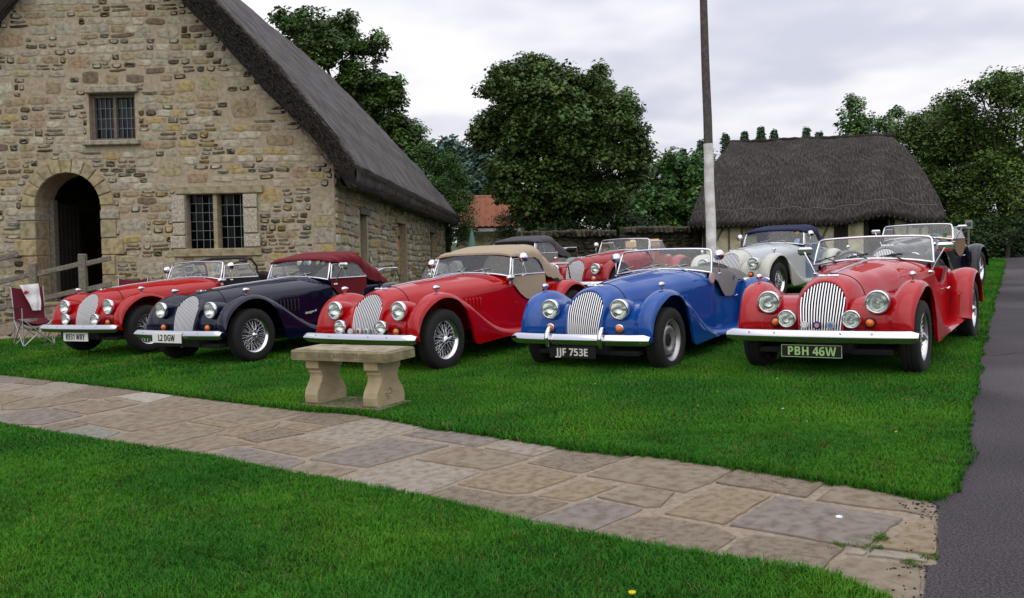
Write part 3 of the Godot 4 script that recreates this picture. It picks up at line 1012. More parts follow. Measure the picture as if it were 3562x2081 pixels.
func lay(list: Array, wall: Node3D, face: Transform3D, joint: float, proud: float, seen_first: Callable) -> void:
	list.sort_custom(func(a, b): return seen_first.call(a) > seen_first.call(b))
	var rest := {}
	for k in list.size():
		var s: Array = list[k]
		var fixed: int = s[4] if s.size() > 4 else -1
		var kit: int = s[5] if s.size() > 5 else rng.randi_range(0, 9)
		var tone := fixed if fixed >= 0 else pick_tone(s[0], s[1])
		var turn := rng.randf_range(-0.07, 0.07) if kit < 10 else 0.0
		var d := proud * rng.randf_range(0.7, 1.5)
		var tf := face * Transform3D(Basis(Vector3(0, 0, 1), turn).scaled_local(Vector3(s[2] - joint * rng.randf_range(0.6, 1.4), s[3] - joint * rng.randf_range(0.6, 1.4), d)), Vector3(s[0], s[1], -0.002))
		if kit < 10 and rng.randf() < 0.5:
			tf = tf * Transform3D(Basis.from_scale(Vector3(-1, -1, 1)), Vector3.ZERO)
		if k < 300:
			part("stone", stone_kit[kit], mats["stone%d" % tone], wall, tf)
		else:
			if not rest.has(tone):
				rest[tone] = SurfaceTool.new()
				rest[tone].begin(Mesh.PRIMITIVE_TRIANGLES)
			rest[tone].append_from(stone_kit[kit], 0, tf)
	for tone in rest:
		var o := part("small_stones", rest[tone].commit(), mats["stone%d" % tone], wall)
		o.set_meta("kind", "stuff")


func gable_top(x: float) -> float:   # underside of the thatch
	return 3.15 + 1.083 * (-x) if x > -4.11 else 3.15 + 1.083 * (x + 8.22)


func arch_in(x: float, y: float, r: float) -> bool:
	var dx := absf(x + 4.8)
	return dx < r and (y < 2.4 or Vector2(dx, y - 2.4).length() < r)


func gable_blocked(x: float, y: float) -> bool:
	if y > gable_top(x) + 0.03 or x > -0.02 or x < -8.2:
		return true
	if x > -4.38 and x < -3.48 and y > 3.47 and y < 4.49:
		return true
	if x > -2.86 and x < -1.36 and y > 1.48 and y < 2.7:
		return true
	return arch_in(x, y, 0.83)


func csg_wall(called: String, outline: PackedVector2Array, thick: float, holes: Array, mat: Material, parent: Node3D, tf: Transform3D) -> void:
	var w := CSGPolygon3D.new()
	w.name = called
	w.polygon = outline
	w.depth = thick
	w.material = mat
	w.transform = tf
	for h in holes:
		var c := CSGPolygon3D.new()
		c.name = "opening"
		c.polygon = h
		c.depth = thick + 0.4
		c.position.z = 0.2
		c.operation = CSGShape3D.OPERATION_SUBTRACTION
		c.material = mat
		w.add_child(c, true)
	parent.add_child(w, true)


func rect(x0: float, x1: float, y0: float, y1: float) -> PackedVector2Array:
	return PackedVector2Array([Vector2(x0, y0), Vector2(x1, y0), Vector2(x1, y1), Vector2(x0, y1)])


func make_barn() -> void:
	var at := Transform3D(Basis(Vector3.UP, -0.04), Vector3(-3.09, 0, -15.8))
	var barn := thing("stone_barn", "old rubble stone barn with steep dark thatched roof and arched doorway", "barn", at)
	# gable
	var gable := Node3D.new()
	gable.name = "gable_wall"
	barn.add_child(gable)
	var arch := PackedVector2Array([Vector2(-5.4, -0.6), Vector2(-4.2, -0.6)])
	for k in 17:
		var a := PI * k / 16
		arch.append(Vector2(-4.8 + 0.6 * cos(a), 2.4 + 0.6 * sin(a)))
	var shape := PackedVector2Array([Vector2(-8.22, -0.6), Vector2(-0.0, -0.6), Vector2(0.0, 3.13), Vector2(-4.11, 7.58), Vector2(-8.22, 3.13)])
	csg_wall("mortar", shape, 0.6, [arch, rect(-4.35, -3.52, 3.54, 4.37), rect(-2.66, -1.64, 1.6, 2.56)], mats.mortar, gable, Transform3D(Basis(), Vector3(0, 0, -0.0)))
	var list := pack(-8.22, 0.0, -0.3, 7.7, gable_blocked, 0.08, 0.15, 0.14, 0.42, 55)
	# quoins at the right corner, and larger stones that stand out in the photograph
	var keep := []
	for s in list:
		if s[0] + s[2] * 0.5 > -0.42 and s[1] < 2.7 and s[0] > -1.0:
			s[2] = -0.42 - (s[0] - s[2] * 0.5) if s[0] - s[2] * 0.5 < -0.5 else 0.0
			s[0] = -0.42 - s[2] * 0.5
			if s[2] < 0.08:
				continue
		keep.append(s)
	list = keep
	var qy := 0.0
	var qs := [[0.36, 0.40, 7], [0.36, 0.22, 4], [0.30, 0.38, 6], [0.40, 0.18, 2], [0.34, 0.17, 5], [0.26, 0.30, 3], [0.40, 0.29, 5], [0.38, 0.2, 7], [0.3, 0.26, 0]]
	for q in qs:
		list.append([-q[0] * 0.5 - 0.005, qy + q[1] * 0.5, q[0], q[1], q[2], 10])
		qy += q[1]
	for f in FEATURES:
		var left_over := []
		for s in list:
			if absf(s[0] - f[0]) > (s[2] + f[2]) * 0.5 or absf(s[1] - f[1]) > (s[3] + f[3]) * 0.5:
				left_over.append(s)
		left_over.append(f)
		list = left_over
	lay(list, gable, Transform3D(), 0.011, 0.011, func(s): return (s[2] * s[3]) * (1.0 if s[1] < 6.1 and s[1] > 0.5 and s[0] > -6.3 else 0.05))
	# dressed surround of the door: voussoirs, then jamb blocks with an impost
	for k in 11:
		var a0 := PI * k / 11 + 0.012
		var a1 := PI * (k + 1) / 11 - 0.012
		var v := PackedVector2Array()
		for j in 4:
			var a := lerpf(a0, a1, j / 3.0)
			v.append(Vector2(-4.8 + 0.595 * cos(a), 2.4 + 0.595 * sin(a)))
		for j in 4:
			var a := lerpf(a1, a0, j / 3.0)
			v.append(Vector2(-4.8 + 0.835 * cos(a), 2.4 + 0.835 * sin(a)))
		var mb := MB.new()
		mb.prism(v, -0.36, 0.022 + rng.randf_range(0, 0.012), Transform3D(), 0.012)
		part("arch_stone", mb.done(), [mats.ochre_dressed, mats.dressed, mats.stone0][[0, 1, 0, 1, 2, 0, 0, 1, 1, 0, 0][k]], gable)
	for side in [-1.0, 1.0]:
		var y := 0.55
		var k := 0
		for h in [0.33, 0.28, 0.36, 0.3, 0.33, 0.17]:
			var w: float = [0.26, 0.42, 0.24, 0.4, 0.28, 0.34][k]
			var x: float = -4.8 + side * (0.592 + w * 0.5)
			var mb := MB.new()
			mb.box(Vector3(x, y + h * 0.5, -0.17), Vector3(w, h - 0.014, 0.4 + rng.randf_range(0, 0.02)), 0.014)
			part("jamb_stone", mb.done(), [mats.ochre_dressed, mats.dressed, mats.ochre_dressed, mats.ochre_dressed, mats.dressed, mats.stone5][k] if side > 0 else [mats.dressed, mats.ochre_dressed, mats.stone8, mats.ochre_dressed, mats.dressed, mats.stone5][k], gable)
			y += h
			k += 1
	var sill := MB.new()
	sill.box(Vector3(-4.8, 0.3, -0.3), Vector3(1.24, 0.78, 0.7), 0.02)
	part("threshold", sill.done(), mats.dressed, gable)
	# upper window
	var uw := Node3D.new()
	uw.name = "window"
	barn.add_child(uw)
	var mb := MB.new()
	mb.box(Vector3(-3.92, 4.435, -0.1), Vector3(0.94, 0.12, 0.36), 0.015)
	part("lintel", mb.done(), mats.stone5, uw)
	mb = MB.new()
	mb.box(Vector3(-3.945, 3.5, -0.1), Vector3(1.03, 0.085, 0.4), 0.015)
	part("sill", mb.done(), mats.stone5, uw)
	mb = MB.new()
	mb.box(Vector3(-4.325, 3.955, -0.13), Vector3(0.06, 0.82, 0.09), 0.006)
	mb.box(Vector3(-3.545, 3.955, -0.13), Vector3(0.06, 0.82, 0.09), 0.006)
	mb.box(Vector3(-3.935, 4.34, -0.132), Vector3(0.72, 0.055, 0.085), 0.006)
	mb.box(Vector3(-3.935, 3.568, -0.132), Vector3(0.72, 0.05, 0.085), 0.006)
	mb.box(Vector3(-3.93, 3.955, -0.131), Vector3(0.05, 0.72, 0.088), 0.006)
	part("frame", mb.done(), mats.frame_oak, uw)
	leaded(uw, -4.295, -3.955, 3.593, 4.313, -0.17, 4, 4, mats.leaded)
	leaded(uw, -3.905, -3.575, 3.593, 4.313, -0.17, 4, 4, mats.leaded)
	# lower two-light window in a stone surround
	var lw := Node3D.new()
	lw.name = "window"
	barn.add_child(lw, true)
	for b in [[-2.05, 2.635, 1.56, 0.15, 0], [-2.11, 1.53, 1.58, 0.15, 0], [-2.79, 2.31, 0.24, 0.48, 1], [-2.785, 1.95, 0.22, 0.22, 1], [-2.81, 1.72, 0.27, 0.23, 1], [-1.50, 2.43, 0.25, 0.24, 1], [-1.5, 2.08, 0.25, 0.44, 1], [-1.48, 1.73, 0.29, 0.24, 1]]:
		mb = MB.new()
		mb.box(Vector3(b[0], b[1], -0.13), Vector3(b[2], b[3] - 0.008, 0.36 + b[4] * 0.014), 0.012)
		part("surround_stone", mb.done(), mats.lichen if b[4] else mats.dressed, lw)
	mb = MB.new()
	mb.prism(PackedVector2Array([Vector2(-2.21, -0.22), Vector2(-2.09, -0.22), Vector2(-2.115, -0.02), Vector2(-2.185, -0.02)]), 1.6, 2.56, Transform3D(Basis(Vector3.RIGHT, Vector3(0, 0, 1), Vector3(0, 1, 0)), Vector3.ZERO))
	part("mullion", mb.done(), mats.dressed, lw)
	leaded(lw, -2.67, -2.19, 1.6, 2.57, -0.19, 4, 6, mats.leaded_black)
	leaded(lw, -2.11, -1.62, 1.6, 2.57, -0.19, 4, 5, mats.leaded_black)
	# the door leaf, swung inwards against the left reveal
	var leaf := Node3D.new()
	leaf.name = "door"
	barn.add_child(leaf)
	for k in 6:
		mb = MB.new()
		mb.box(Vector3(-5.38 + 0.01 * k, 1.6, -0.70 - 0.127 * k), Vector3(0.04, 1.8, 0.122), 0.006)
		part("board", mb.done(), mats.dark_oak, leaf)
	mb = MB.new()
	mb.box(Vector3(-5.35, 1.6, -0.5), Vector3(0.09, 1.9, 0.16), 0.008)
	part("door_post", mb.done(), mats.oak, leaf)
	# side wall with two slits and a boarded door
	var turn := Transform3D(Basis(Vector3.UP, PI / 2), Vector3(0, 0, 0))   # own x runs along -z
	var side := Node3D.new()
	side.name = "side_wall"
	barn.add_child(side)
	csg_wall("mortar", PackedVector2Array([Vector2(0.6, -0.6), Vector2(16.93, -0.3), Vector2(16.93, 2.75), Vector2(0.6, 2.75)]), 0.6, [rect(2.1, 2.75, 1.1, 2.3), rect(6.6, 7.95, -0.5, 2.3), rect(12.8, 13.9, 0.7, 2.26)], mats.mortar, side, turn)
	var sl := pack(0.0, 16.9, -0.1, 2.7, func(x, y): return (x > 2.0 and x < 2.85 and y > 1.04 and y < 2.36) or (x > 6.5 and x < 8.05 and y < 2.4) or (x > 12.7 and x < 14.0 and y > 0.65 and y < 2.32), 0.1, 0.2, 0.2, 0.55, 24)
	lay(sl, side, turn, 0.024, 0.028, func(s): return s[2] * s[3] / (16.0 + s[0]) * (1.0 if s[1] > 0.8 else 0.1))
	for w in [[2.1, 2.75, 1.1, 2.3], [12.8, 13.9, 0.7, 2.26]]:
		var n := Node3D.new()
		n.name = "slit_window"
		barn.add_child(n, true)
		mb = MB.new()
		mb.box(turn * Vector3(w[1] - 0.07, (w[2] + w[3]) / 2, -0.16), Vector3(0.12, w[3] - w[2] - 0.03, 0.12), 0.01)
		mb.box(turn * Vector3(w[0] + 0.07, (w[2] + w[3]) / 2, -0.16), Vector3(0.12, w[3] - w[2] - 0.03, 0.12), 0.01)
		mb.box(turn * Vector3((w[0] + w[1]) / 2, w[3] + 0.03, -0.06), Vector3(0.24, 0.12, w[1] - w[0] + 0.3), 0.01)
		part("frame", mb.done(), mats.oak, n)
		mb = MB.new()
		mb.box(turn * Vector3((w[0] + w[1]) / 2, (w[2] + w[3]) / 2, -0.3), Vector3(0.03, w[3] - w[2], w[1] - w[0]))
		part("shutter", mb.done(), mats.dark_oak, n)
	var door := Node3D.new()
	door.name = "boarded_door"
	barn.add_child(door)
	for k in 6:
		mb = MB.new()
		mb.box(turn * Vector3(6.71 + 0.225 * k, 1.1, -0.2), Vector3(0.05, 2.3, 0.218), 0.008)
		part("board", mb.done(), mats.new_oak, door)
	for y in [0.95, 1.95]:
		mb = MB.new()
		mb.box(turn * Vector3(7.4, y, -0.165), Vector3(0.02, 0.07, 0.9), 0.004)
		part("hinge", mb.done(), mats.black, door)
	# back and far side, so that the inside is dark
	mb = MB.new()
	mb.box(Vector3(-7.92, 1.0, -8.7), Vector3(0.6, 3.4, 16.1))
	mb.box(Vector3(-4.1, 1.0, -16.63), Vector3(7.0, 3.4, 0.6))
	mb.box(Vector3(-4.1, 4.2, -16.63), Vector3(4.6, 3.0, 0.58))
	mb.box(Vector3(-4.1, 6.3, -16.63), Vector3(1.6, 1.3, 0.56))
	part("back_wall", mb.done(), mats.mortar, barn)
	mb = MB.new()
	mb.box(Vector3(-4.1, 0.1, -8.6), Vector3(7.2, 0.2, 15.8))
	part("floor", mb.done(), mats.dark_oak, barn)
	make_barn_roof(barn)


func leaded(parent: Node3D, x0: float, x1: float, y0: float, y1: float, z: float, nx: int, ny: int, gl: Material) -> void:
	var dx := (x1 - x0) / nx
	var dy := (y1 - y0) / ny
	for i in nx:
		for j in ny:
			var mb := MB.new()
			var t := Vector3(rng.randf_range(-0.006, 0.006), rng.randf_range(-0.006, 0.006), 0)
			var c := Vector3(x0 + (i + 0.5) * dx, y0 + (j + 0.5) * dy, z)
			var h := Vector3(dx * 0.5, dy * 0.5, 0)
			mb.quad(c + Vector3(-h.x, -h.y, -t.x - t.y), c + Vector3(h.x, -h.y, t.x - t.y), c + Vector3(h.x, h.y, t.x + t.y), c + Vector3(-h.x, h.y, -t.x + t.y))
			part("pane", mb.done(), gl, parent)
	var lead := MB.new()
	for i in range(0, nx + 1):
		lead.box(Vector3(x0 + i * dx, (y0 + y1) / 2, z + 0.012), Vector3(0.009, y1 - y0, 0.016))
	for j in range(0, ny + 1):
		lead.box(Vector3((x0 + x1) / 2, y0 + j * dy, z + 0.0125), Vector3(x1 - x0, 0.009, 0.014))
	part("lead_bars", lead.done(), mats.lead, parent)


func make_barn_roof(barn: Node3D) -> void:
	var fn := FastNoiseLite.new()
	fn.seed = 31
	fn.frequency = 0.9
	fn.fractal_octaves = 4
	var prof := PackedVector2Array()   # right slope, ridge to eave tip and back underneath
	var top := [Vector2(-4.11, 8.18), Vector2(-2.9, 6.9), Vector2(-1.75, 5.66), Vector2(-0.89, 4.73), Vector2(-0.40, 4.10), Vector2(0.06, 3.52), Vector2(0.41, 3.02)]
	for k in 29:
		prof.append(poly_at(top, k / 28.0))
	for p in [Vector2(0.475, 2.88), Vector2(0.46, 2.76), Vector2(0.39, 2.69), Vector2(0.30, 2.655), Vector2(0.2, 2.67)]:
		prof.append(p)
	var low := [Vector2(0.13, 2.80), Vector2(0.06, 3.10), Vector2(-0.414, 3.67), Vector2(-0.944, 4.19), Vector2(-1.506, 4.80), Vector2(-2.062, 5.39), Vector2(-2.459, 5.82), Vector2(-4.11, 7.62)]
	for k in 20:
		prof.append(poly_at(low, k / 19.0))
	var roof := Node3D.new()
	roof.name = "thatched_roof"
	barn.add_child(roof)
	for side in 2:
		var rows := []
		var nz := 60
		for i in nz + 1:
			var z := lerpf(0.34, -17.25, float(i) / nz)
			var row := PackedVector3Array()
			for k in prof.size():
				var p := prof[k]
				var d := fn.get_noise_3d(p.x * 1.4, p.y * 1.4, z) * 0.05 + fn.get_noise_3d(p.x * 0.2, p.y * 0.2, z * 0.3 + 40.0) * 0.07
				var o := Vector2(0.757, 0.653) * d if k < 29 else Vector2(0, -d * 1.2)
				var x := p.x + o.x
				if k == 0 or k == prof.size() - 1:
					x = -4.11
				if side:
					x = -8.22 - x
				row.append(Vector3(x, p.y + o.y, z))
			rows.append(row)
		var mb := MB.new()
		mb.grid(rows, false, side == 1, 1.0, 3.4)
		part("thatch_slope", mb.done(), mats.thatch, roof)
		# cut face of the verge at both ends
		for e in [0, nz]:
			var cut := MB.new()
			var cr := []
			for q in 9:
				var row := PackedVector3Array()
				for k in 29:
					var a: Vector3 = rows[e][k]
					var bi: Vector3
					if k < 27:
						bi = rows[e][prof.size() - 1 - int(k * 19.0 / 27.0)]
						var kk := k * 19.0 / 27.0
						var b0: Vector3 = rows[e][prof.size() - 1 - int(kk)]
						var b1: Vector3 = rows[e][prof.size() - 1 - mini(int(kk) + 1, 19)]
						bi = b0.lerp(b1, kk - int(kk))
					else:
						bi = rows[e][prof.size() - 20 - (k - 26) * 2]
					var u := q / 8.0
					var v := a.lerp(bi, u)
					var bulge := sin(u * PI) * 0.05 + (fn.get_noise_3d(v.x * 4.0, v.y * 4.0, 3.0) * 0.045 if q > 0 and q < 8 else 0.0)
					v.z += bulge if e == 0 else -bulge
					row.append(v)
				cr.append(row)
			cut.grid(cr, false, (side == 0) == (e == 0), 3.0, 1.0)
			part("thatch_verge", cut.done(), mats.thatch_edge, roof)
	# loose straw along the eaves and the verge
	var st := MB.new()
	st.tube(PackedVector3Array([Vector3(0, 0, 0), Vector3(0.01, -0.06, 0.004), Vector3(0.015, -0.13, 0.0)]), 0.006, 3, false, 0.003)
	var sm := st.done()
	var where := []
	var tint := []
	for k in 5200:
		var z := rng.randf_range(0.36, -17.2)
		var p := Vector3(rng.randf_range(0.3, 0.56), 2.86, z)
		p.x = minf(p.x, 0.5) - 0.03
		p.y = 2.92 if p.x > 0.43 else 2.68
		p.y += rng.randf_range(-0.02, 0.08) if p.x > 0.43 else 0.02
		var b := Basis(Vector3(0, 0, 1), rng.randf_range(0.2, 1.1)) * Basis(Vector3.RIGHT, rng.randfn() * 0.3)
		where.append(Transform3D(b, p))
		var g := rng.randf_range(0.35, 1.2)
		tint.append(Color(g, g * 0.97, g * 0.95))
	for k in 1500:   # pale broken straw along the upper edge of the verge
		var t := rng.randf()
		var p := Vector3(poly_at(top, t).x, poly_at(top, t).y + 0.01, rng.randf_range(0.22, 0.37))
		var b := Basis(Vector3(0, 0, 1), 0.75 + rng.randfn() * 0.25) * Basis(Vector3.RIGHT, rng.randfn() * 0.5)
		where.append(Transform3D(b, p))
		var g := rng.randf_range(1.0, 3.2)
		tint.append(Color(g, g * 0.96, g * 0.92))
	for k in 4200:
		var t := rng.randf()
		var u := rng.randf()
		var p := Vector3(poly_at(top, t).x, poly_at(top, t).y, 0.36 + 0.05 * rng.randf())
		p += Vector3(-0.26, -0.25, 0) * u
		var b := Basis(Vector3(0, 0, 1), 0.7 + rng.randfn() * 0.3) * Basis(Vector3.RIGHT, -0.5 + rng.randfn() * 0.4)
		where.append(Transform3D(b, p))
		var g := rng.randf_range(0.25, 0.95)
		tint.append(Color(g, g * 0.95, g * 0.92))
	scatter("straw_ends", sm, mats.straw, where, tint, roof)


func poly_at(p: Array, t: float) -> Vector2:   # a point along a polyline
	var ln := 0.0
	for k in p.size() - 1:
		ln += (p[k] as Vector2).distance_to(p[k + 1])
	var left := t * ln
	for k in p.size() - 1:
		var d: float = (p[k] as Vector2).distance_to(p[k + 1])
		if left <= d or k == p.size() - 2:
			return (p[k] as Vector2).lerp(p[k + 1], minf(left / d, 1.0))
		left -= d
	return p[-1]


# ---------------------------------------------------------------- ramp and rail before the barn door
func make_ramp() -> void:
	var at := Transform3D(Basis(Vector3.UP, -0.04), Vector3(-3.09, 0, -15.8))
	var ramp := thing("stone_ramp", "sloping ramp of worn flagstones rising to the arched barn door", "ramp", at)
	var mb := MB.new()
	var side := PackedVector2Array([Vector2(-9.6, -0.4), Vector2(-3.2, -0.4), Vector2(-3.2, 0.60), Vector2(-4.45, 0.60), Vector2(-5.95, 0.30), Vector2(-9.6, -0.2)])
	mb.prism(side, 0.05, 0.62, Transform3D(), 0.0)
	part("core", mb.done(), mats.mortar, ramp)
	for i in 10:
		for j in 1:
			var x0 := -8.4 + 0.48 * i + (0.2 if j == 1 else 0.0)
			var q := Vector2(x0, 0.06 + 0.53 * j)
			var y0 := ramp_y(q.x)
			var y1 := ramp_y(q.x + 0.46)
			mb = MB.new()
			var c := Vector3(q.x + 0.23, (y0 + y1) / 2 + 0.005, q.y + 0.26)
			mb.box(c, Vector3(0.46, 0.05, 0.515), 0.01, Basis(Vector3(0, 0, 1), atan2(y1 - y0, 0.46)))
			part("paving_slab", mb.done(), mats["flag%d" % [0, 4, 1, 3, 0, 4][(i * 2 + j) % 6]], ramp)
	# the outer side is a bank pitched with flat stones
	var face := Transform3D(Basis(Vector3.RIGHT, -0.7), Vector3(0, -0.12, 1.16))
	mb = MB.new()
	var b0 := []
	for k in 15:
		var x := -9.6 + 6.4 * k / 14.0
		b0.append(PackedVector3Array([Vector3(x, -0.3, 1.28), Vector3(x, ramp_y(x) - 0.03, 0.58)]))
	mb.grid(b0, false)
	part("bank_bed", mb.done(), mats.mortar, ramp)
	var x := -9.0
	while x < -3.3:
		var w := rng.randf_range(0.35, 0.7)
		var y := 0.0
		while y < (ramp_y(x + w / 2) + 0.12) / 0.765 - 0.1:
			var h := rng.randf_range(0.15, 0.26)
			part("pitching_stone", stone_kit[rng.randi_range(0, 9)], mats["flag%d" % [0, 4, 1, 3, 2][rng.randi_range(0, 4)]], ramp, face * Transform3D(Basis(Vector3(0, 0, 1), rng.randf_range(-0.06, 0.06)).scaled_local(Vector3(w + 0.02, h + 0.012, rng.randf_range(0.014, 0.026))), Vector3(x + w / 2, y + h / 2, 0.0)))
			y += h
		x += w
	# post and rail fence on the outer edge
	var fence := thing("rail_fence", "weathered grey post and rail fence beside the ramp to the barn door", "fence", at)
	for px in [-7.0, -5.86, -5.05, -4.19]:
		mb = MB.new()
		var top: float = 1.39 + 0.17 * (px + 5.05)
		mb.box(Vector3(px, (top - 0.2) / 2, 0.72), Vector3(0.125, top + 0.2, 0.11), 0.015)
		part("post", mb.done(), mats.oak, fence)
	for r in [[-7.0, -5.86, 0.0], [-5.86, -5.05, 0.0], [-5.05, -4.19, 0.0], [-4.19, -3.70, 0.0]]:
		for lo in [0.0, -0.44]:
			var a := Vector3(r[0] + 0.05, rail_y(r[0]) + lo, 0.72)
			var b := Vector3(r[1] - (0.05 if r[1] < -3.9 else 0.0), rail_y(r[1]) + lo, 0.72)
			mb = MB.new()
			var d := b - a
			mb.box((a + b) / 2, Vector3(d.length(), 0.085, 0.045), 0.008, Basis(Vector3(0, 0, 1), atan2(d.y, d.x)))
			part("rail", mb.done(), mats.oak, fence)
	var f2 := thing("rail_fence", "end of a second grey rail fixed to the barn wall left of the door", "fence", at)
	mb = MB.new()
	mb.box(Vector3(-6.4, 1.42, 0.14), Vector3(1.5, 0.1, 0.05), 0.008, Basis(Vector3(0, 0, 1), 0.19))
	part("rail", mb.done(), mats.oak, f2)
	mb = MB.new()
	mb.box(Vector3(-6.9, 0.7, 0.14), Vector3(0.11, 1.5, 0.1), 0.012)
	part("post", mb.done(), mats.oak, f2)


func ramp_y(x: float) -> float:
	return clampf(0.30 + 0.2 * (x + 5.95), -0.3, 0.60) if x > -5.95 else 0.30 + 0.137 * (x + 5.95)


func rail_y(x: float) -> float:
	return 1.2 + 0.19 * (x + 5.05)


# ---------------------------------------------------------------- the thatched cottage
func make_hut() -> void:
	var o := Vector3(4.9, 0.5, -22.9)
	var hut := thing("thatched_hut", "low cream-walled timber-framed hut under a big hipped thatched roof", "hut", Transform3D(Basis(Vector3.UP, -0.2), o))
	# walls, 5.9 wide and 5.0 deep, with a door opening
	var mb := MB.new()
	var L := 5.5
	for b in [[0.0, 4.0], [4.5, L]]:
		mb.box(Vector3((b[0] + b[1]) / 2, 0.85, -0.1), Vector3(b[1] - b[0], 1.9, 0.2))
	mb.box(Vector3(0.1, 0.85, -2.75), Vector3(0.2, 1.9, 5.1))
	mb.box(Vector3(L - 0.1, 0.85, -2.75), Vector3(0.2, 1.9, 5.1))
	mb.box(Vector3(L / 2, 0.85, -5.4), Vector3(L, 1.9, 0.2))
	part("wall", mb.done(), mats.lime, hut)
	for x in [0.06, 0.66, 0.97, 2.6, 3.25, 3.43, 3.95, 4.55, 4.9, 5.2, 5.44]:
		mb = MB.new()
		var w: float = 0.05 if x in [0.66, 0.97, 2.6, 4.9, 5.2] else 0.11
		mb.box(Vector3(x, 0.85, 0.008), Vector3(w, 1.88, 0.05), 0.01, Basis(Vector3(0, 0, 1), rng.randf_range(-0.012, 0.012)))
		part("timber_post", mb.done(), mats.dark_oak if w > 0.1 else mats.oak, hut)
	for r in [[0.12, 0.75, 0.62, 1.72], [1.75, 0.9, 2.5, 1.7], [2.8, 0.95, 3.15, 1.7]]:
		mb = MB.new()
		var a := Vector2(r[0], r[1])
		var d := Vector2(r[2], r[3]) - a
		mb.box(Vector3(a.x + d.x / 2, a.y + d.y / 2, 0.012), Vector3(d.length(), 0.05, 0.04), 0.008, Basis(Vector3(0, 0, 1), d.angle()))
		part("brace", mb.done(), mats.oak, hut)
	mb = MB.new()
	mb.box(Vector3(L / 2, 1.7, 0.014), Vector3(L, 0.14, 0.06), 0.012)
	part("wall_plate", mb.done(), mats.dark_oak, hut)
	for k in 3:
		mb = MB.new()
		mb.box(Vector3(3.28 + 0.1 * k, 0.9, 0.02 + 0.002 * k), Vector3(0.095, 1.5, 0.03), 0.005)
		part("shutter_board", mb.done(), mats.dark_oak, hut)
	# roof: rings from the eave up to the ridge
	var fn := FastNoiseLite.new()
	fn.seed = 77
	fn.frequency = 0.8
	fn.fractal_octaves = 4
	var rows := []
	var ridge := [0.8, 5.03, -2.55, -2.35]
	var eave := [-0.34, 5.72, -5.9, 0.55]
	var nt := 34
	var ns := 200
	for i in nt + 4:
		var row := PackedVector3Array()
		for k in ns:
			var u := float(k) / ns * 4.0
			var e := int(u)
			var t := clampf((i - 3) / float(nt), 0.0, 1.0)
			var bulge := sin(t * PI)
			var f := u - e
			var c := [Vector2(0, 1), Vector2(1, 1), Vector2(1, 0), Vector2(0, 0)]
			var p: Vector2 = c[e].lerp(c[(e + 1) % 4], f)
			var x := lerpf(lerpf(eave[0], eave[1], p.x), lerpf(ridge[0], ridge[1], p.x), t)
			var z := lerpf(lerpf(eave[2], eave[3], p.y), lerpf(ridge[2], ridge[3], p.y), t)
			var q := Vector2(p.x - 0.5, p.y - 0.5)
			x += signf(q.x) * bulge * 0.09 * pow(absf(q.x) * 2.0, 3.0)
			z += signf(q.y) * bulge * 0.14 * pow(absf(q.y) * 2.0, 3.0)
			if absf(q.x) > 0.47 and absf(q.y) > 0.47:   # rounded corners
				x -= signf(q.x) * 0.10 * (1.0 - t)
				z -= signf(q.y) * 0.10 * (1.0 - t)
			var y := lerpf(1.68, 3.96, t) + bulge * 0.1
			y += 0.17 * exp(-pow((x - 4.25) / 0.5, 2.0)) * (1.0 - t) * (1.0 if q.y > 0.3 else 0.0)   # raised over the door
			y += fn.get_noise_3d(x, 9.0, z) * 0.06
			if i < 3:   # rounded lower lip and soffit
				var inn: float = [0.42, 0.16, 0.02][i]
				y += [0.0, -0.16, -0.12][i] - 0.0
				x -= signf(q.x) * inn * (1.0 if absf(q.x) > 0.49 else 0.0)
				z -= signf(q.y) * inn * (1.0 if absf(q.y) > 0.49 else 0.0)
			else:
				var dn := fn.get_noise_3d(x * 2.2, y * 2.2, z * 2.2) * 0.055
				y += dn
			row.append(Vector3(x, y, z))
		rows.append(row)
	mb = MB.new()
	mb.grid(rows, true, true, 1.6 * 4.0, 1.0)
	var roof := part("thatched_roof", mb.done(), mats.hut_thatch, hut)
	mb = MB.new()
	var rp := PackedVector3Array()
	for k in 30:
		var t := k / 29.0
		rp.append(Vector3(lerpf(0.75, 5.06, t), 3.97 + fn.get_noise_1d(t * 30.0) * 0.04, -2.45))
	mb.tube(rp, 0.07, 8)
	part("ridge_roll", mb.done(), mats.hut_thatch, roof)
	# the wire that holds the netting, a hand above the eave
	var wp := PackedVector3Array()
	for k in 70:
		var r: Vector3 = rows[6][int(k * 49.0 / 69.0)]
		wp.append(r + Vector3(0, 0.055 + 0.015 * sin(k * 0.9), 0.07))
	mb = MB.new()
	mb.tube(wp, 0.009, 4)
	part("netting_wire", mb.done(), plain(Color(0.36, 0.34, 0.35), 0.7), roof)
	var st := MB.new()
	st.tube(PackedVector3Array([Vector3.ZERO, Vector3(0, -0.055, 0.003)]), 0.004, 3, false, 0.002)
	var where := []
	var tint := []
	for k in 6500:
		var j := rng.randi_range(0, ns - 1)
		if j > ns / 4 and j < ns * 3 / 4:
			continue
		var r: Vector3 = rows[rng.randi_range(1, 3)][j]
		where.append(Transform3D(Basis(Vector3(0, 0, 1), rng.randfn() * 0.4) * Basis(Vector3.RIGHT, rng.randf_range(-0.8, 0.3)), r + Vector3(0, 0.02, 0.01)))
		var g := rng.randf_range(0.4, 1.3)
		tint.append(Color(g, g * 0.95, g * 0.9))
	scatter("straw_ends", st.done(), mats.straw, where, tint, roof)


